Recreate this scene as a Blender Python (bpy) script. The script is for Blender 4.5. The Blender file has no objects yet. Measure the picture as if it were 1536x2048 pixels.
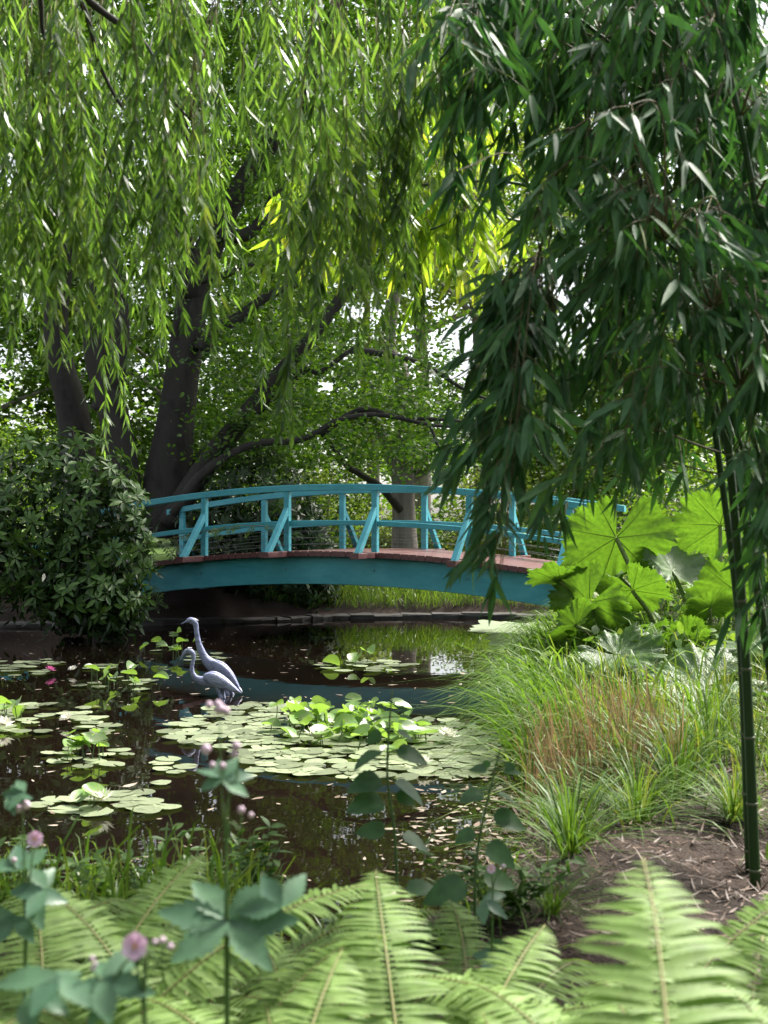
import bpy, bmesh, math
import numpy as np
from mathutils import Vector, Matrix, Euler

# ------------------------------------------------------------------ camera, sky, sun, exposure
F, CX, HY, EYE = 2500.0, 768.0, 1040.0, 1.72      # focal length and horizon of the photograph, eye height above the water
SC = bpy.context.scene
COL = SC.collection
cam_d = bpy.data.cameras.new('camera')
cam = bpy.data.objects.new('camera', cam_d); COL.objects.link(cam)
cam.location = (0, 0, EYE); cam.rotation_euler = (math.pi/2, 0, 0)
cam_d.sensor_fit = 'VERTICAL'; cam_d.sensor_height = 36.0; cam_d.lens = F/2048*36.0
cam_d.shift_y = (HY-1024)/2048
cam_d.clip_start = 0.05; cam_d.clip_end = 2000
cam_d.dof.use_dof = True; cam_d.dof.focus_distance = 13.0; cam_d.dof.aperture_fstop = 4.0
SC.camera = cam

SUN_ELEV, SUN_AZ = math.radians(52), math.radians(52)     # azimuth from +Y towards +X
world = bpy.data.worlds.new('World'); SC.world = world; world.use_nodes = True
nt = world.node_tree; nt.nodes.clear()
out = nt.nodes.new('ShaderNodeOutputWorld'); bg = nt.nodes.new('ShaderNodeBackground')
sky = nt.nodes.new('ShaderNodeTexSky'); sky.sky_type = 'NISHITA'; sky.sun_disc = False
sky.sun_elevation = SUN_ELEV; sky.sun_rotation = SUN_AZ; sky.dust_density = 3.0; sky.air_density = 1.0
hs = nt.nodes.new('ShaderNodeHueSaturation'); hs.inputs['Saturation'].default_value = 0.35
nt.links.new(sky.outputs[0], hs.inputs['Color']); nt.links.new(hs.outputs[0], bg.inputs['Color'])
bg.inputs['Strength'].default_value = 0.108
nt.links.new(bg.outputs[0], out.inputs['Surface'])
sun_d = bpy.data.lights.new('sun', 'SUN'); sun = bpy.data.objects.new('sun', sun_d); COL.objects.link(sun)
sun_d.energy = 4.2; sun_d.angle = math.radians(12); sun_d.color = (1.0, 0.95, 0.86)
to_sun = Vector((math.sin(SUN_AZ)*math.cos(SUN_ELEV), math.cos(SUN_AZ)*math.cos(SUN_ELEV), math.sin(SUN_ELEV)))
sun.rotation_euler = to_sun.to_track_quat('Z', 'Y').to_euler(); sun.location = (20, 20, 40)
SC.view_settings.view_transform = 'Standard'; SC.view_settings.look = 'None'
SC.view_settings.gamma = 1.0; SC.view_settings.use_curve_mapping = False
SC.view_settings.exposure = 1.78
SC.render.engine = 'CYCLES'
cy = SC.cycles
cy.max_bounces = 7; cy.diffuse_bounces = 4; cy.glossy_bounces = 3; cy.transmission_bounces = 5; cy.transparent_max_bounces = 4
cy.use_denoising = True; cy.caustics_reflective = False; cy.caustics_refractive = False
cy.sample_clamp_indirect = 4.0

RS = np.random.RandomState(11)
A3 = lambda *a: np.array(a, float)
def W(px, py, d):                                # a point d metres away that the photograph shows at (px, py)
    return np.array([(px-CX)/F*d, d, EYE+(HY-py)/F*d])
def PW(list_, d): return np.array([W(p[0], p[1], p[2] if len(p) > 2 else d) for p in list_])

# ------------------------------------------------------------------ materials
def new_mat(name):
    m = bpy.data.materials.new(name); m.use_nodes = True
    t = m.node_tree; t.nodes.clear()
    o = t.nodes.new('ShaderNodeOutputMaterial')
    return m, t, o
def ramp(t, cols, pos=None):
    r = t.nodes.new('ShaderNodeValToRGB'); e = r.color_ramp.elements
    n = len(cols)
    pos = pos or [i/(n-1) for i in range(n)]
    while len(e) < n: e.new(0.5)
    for i in range(n):
        e[i].position = pos[i]; e[i].color = (*cols[i], 1)
    return r
def leaf_mat(name, cols, trans=0.45, tint=(1.5, 1.6, 0.6), rough=0.45, spec=0.4, pos=None, ow=0.2):
    m, t, o = new_mat(name)
    g = t.nodes.new('ShaderNodeNewGeometry'); oi = t.nodes.new('ShaderNodeObjectInfo')
    ad = t.nodes.new('ShaderNodeMath'); ad.operation = 'MULTIPLY_ADD'
    ad.inputs[1].default_value = 1-ow
    sc_ = t.nodes.new('ShaderNodeMath'); sc_.operation = 'MULTIPLY'; sc_.inputs[1].default_value = ow
    t.links.new(oi.outputs['Random'], sc_.inputs[0])
    t.links.new(g.outputs['Random Per Island'], ad.inputs[0]); t.links.new(sc_.outputs[0], ad.inputs[2])
    r = ramp(t, cols, pos); t.links.new(ad.outputs[0], r.inputs[0])
    # fine mottling
    tc = t.nodes.new('ShaderNodeTexCoord'); nz = t.nodes.new('ShaderNodeTexNoise'); nz.inputs['Scale'].default_value = 25.0; nz.inputs['Detail'].default_value = 3
    t.links.new(tc.outputs['Object'], nz.inputs['Vector'])
    mr = t.nodes.new('ShaderNodeMapRange'); mr.inputs['From Min'].default_value = .3; mr.inputs['From Max'].default_value = .7
    mr.inputs['To Min'].default_value = .75; mr.inputs['To Max'].default_value = 1.2
    t.links.new(nz.outputs['Fac'], mr.inputs['Value'])
    mm = t.nodes.new('ShaderNodeVectorMath'); mm.operation = 'SCALE'
    t.links.new(r.outputs[0], mm.inputs[0]); t.links.new(mr.outputs[0], mm.inputs['Scale'])
    b = t.nodes.new('ShaderNodeBsdfPrincipled'); b.inputs['Roughness'].default_value = rough
    b.inputs['Specular IOR Level'].default_value = spec
    t.links.new(mm.outputs[0], b.inputs['Base Color'])
    tr = t.nodes.new('ShaderNodeBsdfTranslucent')
    mul = t.nodes.new('ShaderNodeVectorMath'); mul.operation = 'MULTIPLY'; mul.inputs[1].default_value = tint
    t.links.new(mm.outputs[0], mul.inputs[0]); t.links.new(mul.outputs[0], tr.inputs['Color'])
    mx = t.nodes.new('ShaderNodeMixShader'); mx.inputs[0].default_value = trans
    t.links.new(b.outputs[0], mx.inputs[1]); t.links.new(tr.outputs[0], mx.inputs[2]); t.links.new(mx.outputs[0], o.inputs['Surface'])
    return m
def solid(name, c1, c2=None, scale=6.0, rough=0.6, bump=0.0, bscale=30.0, spec=0.4, stretch=(1, 1, 1), c3=None, metallic=0.0):
    m, t, o = new_mat(name)
    b = t.nodes.new('ShaderNodeBsdfPrincipled'); b.inputs['Roughness'].default_value = rough; b.inputs['Specular IOR Level'].default_value = spec
    b.inputs['Metallic'].default_value = metallic
    tc = t.nodes.new('ShaderNodeTexCoord'); mp = t.nodes.new('ShaderNodeMapping'); mp.inputs['Scale'].default_value = stretch
    t.links.new(tc.outputs['Object'], mp.inputs['Vector'])
    nz = t.nodes.new('ShaderNodeTexNoise'); nz.inputs['Scale'].default_value = scale; nz.inputs['Detail'].default_value = 6; nz.inputs['Roughness'].default_value = .6
    t.links.new(mp.outputs[0], nz.inputs['Vector'])
    cols = [c1, c2 or c1] + ([c3] if c3 else [])
    r = ramp(t, cols, [.3, .7] if len(cols) == 2 else [.3, .5, .7]); t.links.new(nz.outputs['Fac'], r.inputs[0]); t.links.new(r.outputs[0], b.inputs['Base Color'])
    if bump:
        n2 = t.nodes.new('ShaderNodeTexNoise'); n2.inputs['Scale'].default_value = bscale; n2.inputs['Detail'].default_value = 5
        t.links.new(mp.outputs[0], n2.inputs['Vector'])
        bp = t.nodes.new('ShaderNodeBump'); bp.inputs['Strength'].default_value = bump; bp.inputs['Distance'].default_value = .02
        t.links.new(n2.outputs['Fac'], bp.inputs['Height']); t.links.new(bp.outputs[0], b.inputs['Normal'])
    t.links.new(b.outputs[0], o.inputs['Surface'])
    return m

M = {}
M['willow'] = leaf_mat('willow_leaf', [(.035, .075, .022), (.085, .155, .042), (.175, .275, .075), (.25, .28, .08)], .52, (1.6, 1.75, .65), .36, .5, pos=[.05, .4, .85, 1], ow=.55)
M['willow_stem'] = solid('willow_stem', (.09, .07, .03), (.15, .12, .04), 20)
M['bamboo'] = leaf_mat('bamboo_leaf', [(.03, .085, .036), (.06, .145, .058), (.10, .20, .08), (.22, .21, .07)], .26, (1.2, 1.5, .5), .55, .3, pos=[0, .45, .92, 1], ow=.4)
M['bamboo_sun'] = leaf_mat('bamboo_leaf_sunlit', [(.15, .25, .04), (.20, .32, .05), (.26, .36, .065), (.30, .31, .07)], .62, (1.6, 1.6, .5), .4)  # sunlight put into the colour: brighter leaves than the shaded grove's
M['culm'] = solid('bamboo_culm', (.016, .05, .012), (.03, .075, .02), 9, .35, stretch=(1, 1, .15))
M['culm_ring'] = solid('culm_ring', (.16, .18, .12), (.1, .12, .07), 30, .6)
M['twig'] = solid('twig', (.09, .07, .035), (.14, .11, .05), 30, .6)
M['bark'] = solid('beech_bark', (.013, .012, .0115), (.04, .036, .033), 3.5, .85, .6, 14, .2, (1, 1, .45), (.035, .036, .027))
M['bark2'] = solid('grey_bark', (.13, .11, .10), (.27, .235, .22), 5, .9, .9, 18, .2, (1.5, 1.5, .2))
M['beech'] = leaf_mat('beech_leaf', [(.022, .055, .013), (.04, .09, .018), (.07, .135, .026), (.11, .18, .035)], .46, (1.5, 1.7, .45), .42)
M['bgleaf'] = leaf_mat('tree_leaf', [(.035, .08, .016), (.065, .125, .022), (.105, .175, .03), (.15, .21, .04)], .5, (1.5, 1.6, .45), .45)
M['bglight'] = leaf_mat('light_leaf', [(.10, .15, .035), (.16, .21, .05), (.22, .26, .07), (.26, .28, .12)], .45, (1.4, 1.5, .5), .5)
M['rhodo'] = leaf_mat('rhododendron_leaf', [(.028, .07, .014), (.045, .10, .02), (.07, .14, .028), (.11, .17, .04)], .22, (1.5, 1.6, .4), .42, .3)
M['rhodo_in'] = leaf_mat('shrub_inner_leaf', [(.012, .03, .008), (.02, .045, .012), (.035, .07, .016)], .2, (1.5, 1.6, .4), .4)  # shade inside the shrub put into darker leaves; also the dark laurel's leaf
M['wist'] = leaf_mat('wisteria_leaf', [(.05, .11, .03), (.08, .15, .035), (.12, .19, .045)], .35)
M['fern'] = leaf_mat('fern_leaf', [(.155, .245, .065), (.195, .295, .09), (.235, .33, .12)], .4, (1.3, 1.35, .5), .55, .25)
M['fern_stem'] = solid('fern_stem', (.16, .17, .05), (.24, .22, .09), 20, .6)
M['grass'] = leaf_mat('grass_blade', [(.05, .11, .02), (.09, .17, .03), (.14, .22, .045), (.2, .24, .07)], .4, (1.5, 1.6, .5), .42)
M['sedge'] = leaf_mat('sedge_blade', [(.04, .09, .02), (.07, .14, .03), (.11, .19, .04), (.19, .2, .07)], .35, (1.5, 1.5, .5), .48, .22)
M['reed'] = leaf_mat('reed_blade', [(.035, .08, .018), (.065, .13, .026), (.11, .19, .04), (.17, .21, .07)], .42, (1.5, 1.6, .5), .5, .18)
M['dry'] = leaf_mat('dry_stem', [(.17, .12, .07), (.25, .19, .115), (.34, .27, .17)], .3, (1.2, 1.0, .8), .6)
M['litter'] = leaf_mat('leaf_litter', [(.04, .024, .017), (.075, .046, .032), (.12, .075, .055), (.24, .18, .14)], .1, (1, 1, 1), .6)
M['gunnera'] = None
M['anem_leaf'] = leaf_mat('anemone_leaf', [(.05, .115, .068), (.07, .145, .082), (.09, .17, .09)], .28, (1.3, 1.5, .7), .4)
M['nettle'] = leaf_mat('nettle_leaf', [(.03, .085, .035), (.045, .11, .04), (.065, .14, .045)], .35, (1.3, 1.5, .6), .45)
M['weed'] = leaf_mat('weed_leaf', [(.06, .12, .035), (.09, .17, .045), (.13, .21, .06)], .4)
M['stem'] = solid('green_stem', (.05, .10, .03), (.08, .14, .04), 20, .5)
M['dark_stem'] = solid('dark_stem', (.03, .045, .02), (.05, .07, .03), 20, .5)
M['pink'] = leaf_mat('pink_petal', [(.62, .36, .58), (.70, .45, .64), (.75, .55, .70)], .3, (1, 1, 1), .6)
M['bud'] = leaf_mat('pink_bud', [(.46, .32, .44), (.56, .42, .52), (.62, .52, .56)], .2, (1, 1, 1), .6)
M['yellow'] = solid('stamens', (.55, .32, .03), (.65, .42, .05), 60, .7)
M['white_petal'] = leaf_mat('white_petal', [(.74, .72, .62), (.78, .77, .70), (.80, .80, .76)], .35, (1, 1, .95), .5)
M['pink_petal'] = leaf_mat('water_lily_petal', [(.65, .15, .38), (.70, .22, .45)], .3, (1, 1, 1), .5)

def lily_mat(name, top, top2, under, tr=.3):
    m, t, o = new_mat(name)
    g = t.nodes.new('ShaderNodeNewGeometry'); tc = t.nodes.new('ShaderNodeTexCoord'); oi = t.nodes.new('ShaderNodeObjectInfo')
    nz = t.nodes.new('ShaderNodeTexNoise'); nz.inputs['Scale'].default_value = 3.2; nz.inputs['Detail'].default_value = 8; nz.inputs['Roughness'].default_value = .7
    t.links.new(tc.outputs['Object'], nz.inputs['Vector'])
    r = ramp(t, [top, top2, (.24, .15, .09)], [.3, .55, .74]); t.links.new(nz.outputs['Fac'], r.inputs[0])
    hv = t.nodes.new('ShaderNodeHueSaturation')
    mr = t.nodes.new('ShaderNodeMapRange'); mr.inputs['To Min'].default_value = .5; mr.inputs['To Max'].default_value = 1.35
    t.links.new(oi.outputs['Random'], mr.inputs['Value']); t.links.new(mr.outputs[0], hv.inputs['Value']); t.links.new(r.outputs[0], hv.inputs['Color'])
    mx = t.nodes.new('ShaderNodeMix'); mx.data_type = 'RGBA'
    t.links.new(g.outputs['Backfacing'], mx.inputs['Factor']); t.links.new(hv.outputs[0], mx.inputs['A']); mx.inputs['B'].default_value = (*under, 1)
    b = t.nodes.new('ShaderNodeBsdfPrincipled'); b.inputs['Roughness'].default_value = .34; b.inputs['Specular IOR Level'].default_value = .6
    t.links.new(mx.outputs['Result'], b.inputs['Base Color'])
    bp = t.nodes.new('ShaderNodeBump'); bp.inputs['Strength'].default_value = .25; bp.inputs['Distance'].default_value = .01
    t.links.new(nz.outputs['Fac'], bp.inputs['Height']); t.links.new(bp.outputs[0], b.inputs['Normal'])
    tl = t.nodes.new('ShaderNodeBsdfTranslucent'); tl.inputs['Color'].default_value = (.30, .50, .06, 1)
    ms = t.nodes.new('ShaderNodeMixShader'); ms.inputs[0].default_value = tr
    t.links.new(b.outputs[0], ms.inputs[1]); t.links.new(tl.outputs[0], ms.inputs[2]); t.links.new(ms.outputs[0], o.inputs['Surface'])
    return m
M['pad'] = lily_mat('lily_pad', (.13, .175, .085), (.225, .26, .165), (.20, .10, .07), .05)
M['lily_leaf'] = lily_mat('lily_raised_leaf', (.10, .19, .05), (.14, .24, .07), (.15, .25, .06), .34)

def gunnera_mat(name, base, base2, trans):
    m, t, o = new_mat(name)
    at = t.nodes.new('ShaderNodeAttribute'); at.attribute_name = 'vein'
    tc = t.nodes.new('ShaderNodeTexCoord'); nz = t.nodes.new('ShaderNodeTexNoise'); nz.inputs['Scale'].default_value = 14; nz.inputs['Detail'].default_value = 5
    t.links.new(tc.outputs['Object'], nz.inputs['Vector'])
    r = ramp(t, [base, base2], [.3, .7]); t.links.new(nz.outputs['Fac'], r.inputs[0])
    mx = t.nodes.new('ShaderNodeMix'); mx.data_type = 'RGBA'
    vr = ramp(t, [(0, 0, 0), (.75, .75, .75)], [.45, .9]); t.links.new(at.outputs['Fac'], vr.inputs[0]); t.links.new(vr.outputs[0], mx.inputs['Factor'])
    t.links.new(r.outputs[0], mx.inputs['A']); mx.inputs['B'].default_value = (.05, .10, .025, 1)
    vo = t.nodes.new('ShaderNodeTexVoronoi'); vo.feature = 'DISTANCE_TO_EDGE'; vo.inputs['Scale'].default_value = 26
    t.links.new(tc.outputs['Object'], vo.inputs['Vector'])
    b = t.nodes.new('ShaderNodeBsdfPrincipled'); b.inputs['Roughness'].default_value = .42
    t.links.new(mx.outputs['Result'], b.inputs['Base Color'])
    bp = t.nodes.new('ShaderNodeBump'); bp.inputs['Strength'].default_value = .5; bp.inputs['Distance'].default_value = .012
    t.links.new(vo.outputs['Distance'], bp.inputs['Height']); t.links.new(bp.outputs[0], b.inputs['Normal'])
    tr = t.nodes.new('ShaderNodeBsdfTranslucent'); ml = t.nodes.new('ShaderNodeVectorMath'); ml.operation = 'MULTIPLY'; ml.inputs[1].default_value = (1.7, 1.75, .4)
    t.links.new(mx.outputs['Result'], ml.inputs[0]); t.links.new(ml.outputs[0], tr.inputs['Color'])
    ms = t.nodes.new('ShaderNodeMixShader'); ms.inputs[0].default_value = trans
    t.links.new(b.outputs[0], ms.inputs[1]); t.links.new(tr.outputs[0], ms.inputs[2]); t.links.new(ms.outputs[0], o.inputs['Surface'])
    return m
M['gunnera'] = gunnera_mat('gunnera_leaf', (.045, .098, .026), (.078, .15, .036), .42)
M['gunnera_stalk'] = solid('gunnera_stalk', (.10, .15, .04), (.17, .22, .07), 40, .6, .6, 60)

def paint(name, c, c2):
    m, t, o = new_mat(name)
    b = t.nodes.new('ShaderNodeBsdfPrincipled'); b.inputs['Roughness'].default_value = .42
    tc = t.nodes.new('ShaderNodeTexCoord'); mp = t.nodes.new('ShaderNodeMapping'); mp.inputs['Scale'].default_value = (1, 1, 2.5)
    t.links.new(tc.outputs['Object'], mp.inputs[0])
    nz = t.nodes.new('ShaderNodeTexNoise'); nz.inputs['Scale'].default_value = 2.3; nz.inputs['Detail'].default_value = 8; nz.inputs['Roughness'].default_value = .65
    t.links.new(mp.outputs[0], nz.inputs['Vector'])
    r = ramp(t, [(c[0]*.75, c[1]*.82, c[2]*.8), c, c2], [.25, .45, .72]); t.links.new(nz.outputs['Fac'], r.inputs[0])
    # grime spots
    n2 = t.nodes.new('ShaderNodeTexNoise'); n2.inputs['Scale'].default_value = 38; n2.inputs['Detail'].default_value = 3; t.links.new(mp.outputs[0], n2.inputs['Vector'])
    rr = ramp(t, [(0, 0, 0), (1, 1, 1)], [.66, .74]); t.links.new(n2.outputs['Fac'], rr.inputs[0])
    mx = t.nodes.new('ShaderNodeMix'); mx.data_type = 'RGBA'
    ms = t.nodes.new('ShaderNodeMath'); ms.operation = 'MULTIPLY'; ms.inputs[1].default_value = .45
    t.links.new(rr.outputs[0], ms.inputs[0]); t.links.new(ms.outputs[0], mx.inputs['Factor']); t.links.new(r.outputs[0], mx.inputs['A']); mx.inputs['B'].default_value = (.05, .09, .08, 1)
    t.links.new(mx.outputs['Result'], b.inputs['Base Color'])
    bp = t.nodes.new('ShaderNodeBump'); bp.inputs['Strength'].default_value = .12; bp.inputs['Distance'].default_value = .006
    n3 = t.nodes.new('ShaderNodeTexNoise'); n3.inputs['Scale'].default_value = 60; t.links.new(mp.outputs[0], n3.inputs['Vector'])
    t.links.new(n3.outputs['Fac'], bp.inputs['Height']); t.links.new(bp.outputs[0], b.inputs['Normal'])
    t.links.new(b.outputs[0], o.inputs['Surface'])
    return m
M['teal'] = paint('teal_paint', (.056, .31, .37), (.09, .39, .45))
M['plank'] = solid('stained_plank', (.085, .035, .036), (.14, .06, .06), 9, .33, .3, 40, .5, (1, 1, 1), (.11, .05, .045))
M['steel'] = solid('steel_wire', (.12, .13, .14), (.2, .2, .2), 50, .4, metallic=.6)
M['bolt'] = solid('bolt', (.10, .22, .27), (.16, .28, .32), 50, .4)
M['stone'] = solid('edging_stone', (.022, .02, .019), (.06, .055, .053), 4, .8, .6, 22, .3, c3=(.04, .038, .033))
M['heron'] = solid('heron_paint', (.06, .072, .15), (.27, .29, .45), 9, .42, .5, 55, .4, (.5, 2, 1.6), (.15, .16, .27))
M['heron_pale'] = solid('heron_pale', (.5, .5, .55), (.66, .66, .68), 12, .45)
M['path'] = solid('gravel_path', (.26, .23, .20), (.36, .33, .29), 40, .9, .4, 90)
M['duckweed'] = solid('duckweed', (.14, .19, .10), (.23, .27, .18), 14, .45, .3, 120, c3=(.20, .25, .15))
M['fleck'] = leaf_mat('floating_leaf', [(.10, .07, .05), (.19, .14, .11), (.30, .25, .20), (.42, .38, .32)], .05, (1, 1, 1), .45)

def ground_mat():
    m, t, o = new_mat('ground_soil')
    b = t.nodes.new('ShaderNodeBsdfPrincipled'); b.inputs['Roughness'].default_value = .9; b.inputs['Specular IOR Level'].default_value = .2
    tc = t.nodes.new('ShaderNodeTexCoord')
    nz = t.nodes.new('ShaderNodeTexNoise'); nz.inputs['Scale'].default_value = 1.2; nz.inputs['Detail'].default_value = 9; t.links.new(tc.outputs['Object'], nz.inputs['Vector'])
    r = ramp(t, [(.017, .013, .010), (.042, .030, .024), (.06, .045, .037)], [.3, .5, .72]); t.links.new(nz.outputs['Fac'], r.inputs[0])
    n2 = t.nodes.new('ShaderNodeTexNoise'); n2.inputs['Scale'].default_value = 70; n2.inputs['Detail'].default_value = 6; t.links.new(tc.outputs['Object'], n2.inputs['Vector'])
    r2 = ramp(t, [(.55, .55, .55), (1.5, 1.4, 1.35)], [.35, .7]); t.links.new(n2.outputs['Fac'], r2.inputs[0])
    mu = t.nodes.new('ShaderNodeVectorMath'); mu.operation = 'MULTIPLY'; t.links.new(r.outputs[0], mu.inputs[0]); t.links.new(r2.outputs[0], mu.inputs[1])
    # far away it is lawn
    sx = t.nodes.new('ShaderNodeSeparateXYZ'); t.links.new(tc.outputs['Object'], sx.inputs[0])
    mr = t.nodes.new('ShaderNodeMapRange'); mr.inputs['From Min'].default_value = 24; mr.inputs['From Max'].default_value = 27; t.links.new(sx.outputs['Y'], mr.inputs['Value'])
    mx = t.nodes.new('ShaderNodeMix'); mx.data_type = 'RGBA'; mx.inputs['B'].default_value = (.09, .15, .035, 1)
    t.links.new(mr.outputs[0], mx.inputs['Factor']); t.links.new(mu.outputs[0], mx.inputs['A'])
    t.links.new(mx.outputs['Result'], b.inputs['Base Color'])
    bp = t.nodes.new('ShaderNodeBump'); bp.inputs['Strength'].default_value = .8; bp.inputs['Distance'].default_value = .03
    t.links.new(n2.outputs['Fac'], bp.inputs['Height']); t.links.new(bp.outputs[0], b.inputs['Normal'])
    t.links.new(b.outputs[0], o.inputs['Surface'])
    return m
M['ground'] = ground_mat()
def water_mat():
    m, t, o = new_mat('pond_water')
    b = t.nodes.new('ShaderNodeBsdfPrincipled'); b.inputs['Roughness'].default_value = .012; b.inputs['IOR'].default_value = 1.333
    tc = t.nodes.new('ShaderNodeTexCoord')
    nc = t.nodes.new('ShaderNodeTexNoise'); nc.inputs['Scale'].default_value = .6; t.links.new(tc.outputs['Object'], nc.inputs['Vector'])
    r = ramp(t, [(.0045, .003, .002), (.0085, .0053, .0035)], [.35, .7]); t.links.new(nc.outputs['Fac'], r.inputs[0]); t.links.new(r.outputs[0], b.inputs['Base Color'])
    n1 = t.nodes.new('ShaderNodeTexNoise'); n1.inputs['Scale'].default_value = 2.2; n1.inputs['Detail'].default_value = 2
    t.links.new(tc.outputs['Object'], n1.inputs['Vector'])
    bp = t.nodes.new('ShaderNodeBump'); bp.inputs['Strength'].default_value = .055; bp.inputs['Distance'].default_value = .02
    t.links.new(n1.outputs['Fac'], bp.inputs['Height']); t.links.new(bp.outputs[0], b.inputs['Normal'])
    t.links.new(b.outputs[0], o.inputs['Surface'])
    return m
M['water'] = water_mat()

# ------------------------------------------------------------------ mesh helpers
def nrm(v):
    v = np.asarray(v, float); l = np.linalg.norm(v, axis=-1, keepdims=True); return v/np.maximum(l, 1e-9)
class MB:
    def __init__(s): s.V = []; s.T = []; s.m = []; s.n = 0; s.att = []
    def add(s, v, f, mat=0, att=None):
        v = np.asarray(v, float).reshape(-1, 3); f = np.asarray(f, int)
        if len(v) == 0: return s
        if f.shape[1] == 4: f = np.concatenate([f[:, [0, 1, 2]], f[:, [0, 2, 3]]])
        s.V.append(v); s.T.append(f+s.n); s.m.append(np.full(len(f), mat, np.int32)); s.n += len(v)
        s.att.append(np.zeros(len(v)) if att is None else np.asarray(att, float))
        return s
    def mesh(s, name, mats, origin=None, smooth=True, attr=None):
        V = np.concatenate(s.V); T = np.concatenate(s.T); m = np.concatenate(s.m)
        if origin is not None: V = V-np.asarray(origin)
        me = bpy.data.meshes.new(name)
        me.vertices.add(len(V)); me.vertices.foreach_set('co', V.astype(np.float32).ravel())
        me.loops.add(len(T)*3); me.loops.foreach_set('vertex_index', T.astype(np.int32).ravel())
        me.polygons.add(len(T)); me.polygons.foreach_set('loop_start', np.arange(0, len(T)*3, 3, dtype=np.int32))
        me.polygons.foreach_set('material_index', m)
        me.polygons.foreach_set('use_smooth', np.full(len(T), smooth, bool))
        for k in (mats if isinstance(mats, (list, tuple)) else [mats]): me.materials.append(M[k])
        if attr:
            a = me.attributes.new(attr, 'FLOAT', 'POINT'); a.data.foreach_set('value', np.concatenate(s.att).astype(np.float32))
        me.update(calc_edges=True)
        return me
ORG = {}
def link(name, data, parent=None, loc=None, rot=None, scale=None):
    o = bpy.data.objects.new(name, data); COL.objects.link(o)
    if parent is not None: o.parent = parent; ORG[o.name] = ORG[parent.name]
    if loc is not None: o.location = tuple(loc)
    if rot is not None: o.rotation_euler = rot
    if scale is not None: o.scale = (scale,)*3 if np.isscalar(scale) else tuple(scale)
    return o
def tag(o, label=None, cat=None, group=None, kind=None):
    if label: o['label'] = label
    if cat: o['category'] = cat
    if group: o['group'] = group
    if kind: o['kind'] = kind
    return o
def thing(name, label, cat, loc, group=None):
    o = bpy.data.objects.new(name, None); COL.objects.link(o); o.location = tuple(loc); o.empty_display_size = .1
    ORG[o.name] = np.array(loc, float)
    return tag(o, label, cat, group)
def part(mb, name, mats, parent, smooth=True, attr=None, kind=None):     # vertices given in world space
    o = link(name, mb.mesh(name, mats, ORG[parent.name], smooth, attr), parent)
    if kind: o['kind'] = kind
    return o
def whole(mb, name, mats, kind=None, label=None, cat=None, smooth=True, origin=None):
    o = link(name, mb.mesh(name, mats, origin, smooth)); ORG[o.name] = np.zeros(3) if origin is None else np.array(origin)
    if origin is not None: o.location = tuple(origin)
    return tag(o, label, cat, None, kind)

def spline(P, n):
    P = np.asarray(P, float)
    if len(P) == 2:
        t = np.linspace(0, 1, n)[:, None]; return P[0]*(1-t)+P[1]*t
    Q = np.vstack([2*P[0]-P[1], P, 2*P[-1]-P[-2]])
    u = np.linspace(0, len(P)-1-1e-6, n); i = u.astype(int); t = (u-i)[:, None]
    a, b, c, d = Q[i], Q[i+1], Q[i+2], Q[i+3]
    return .5*((2*b)+(-a+c)*t+(2*a-5*b+4*c-d)*t*t+(-a+3*b-3*c+d)*t**3)
def tube(path, rad, sides=8, flat=1.0, lump=0.0, cap=True, seed=0):
    P = np.asarray(path, float); n = len(P); r = np.broadcast_to(np.asarray(rad, float), (n,))
    T = nrm(np.gradient(P, axis=0))
    ref = A3(0, 1, 0) if abs(T[:, 1]).mean() < .8 else A3(1, 0, 0)
    S = nrm(np.cross(T, ref)); U = np.cross(S, T)
    a = np.linspace(0, 2*np.pi, sides, endpoint=False)
    rr = np.ones((n, sides))
    if lump:
        rs = np.random.RandomState(seed); z = np.arange(n)[:, None]
        for k in range(4): rr += lump*rs.uniform(.4, 1)*np.sin(rs.randint(1, 4)*a[None]+z*rs.uniform(.1, .7)+rs.uniform(0, 6))
    V = P[:, None]+(S[:, None]*np.cos(a)[None, :, None]+U[:, None]*flat*np.sin(a)[None, :, None])*(r[:, None]*rr)[..., None]
    V = V.reshape(-1, 3); f = []
    i, j = np.meshgrid(np.arange(n-1), np.arange(sides), indexing='ij'); j2 = (j+1) % sides
    f = np.stack([i*sides+j, i*sides+j2, (i+1)*sides+j2, (i+1)*sides+j], -1).reshape(-1, 4)
    f = np.concatenate([f[:, [0, 1, 2]], f[:, [0, 2, 3]]])
    if cap:
        V = np.vstack([V, P[0], P[-1]]); k = n*sides; jj = np.arange(sides)
        f = np.concatenate([f, np.stack([np.full(sides, k), (jj+1) % sides, jj], -1), np.stack([np.full(sides, k+1), (n-1)*sides+jj, (n-1)*sides+(jj+1) % sides], -1)])
    return V, f
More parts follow.
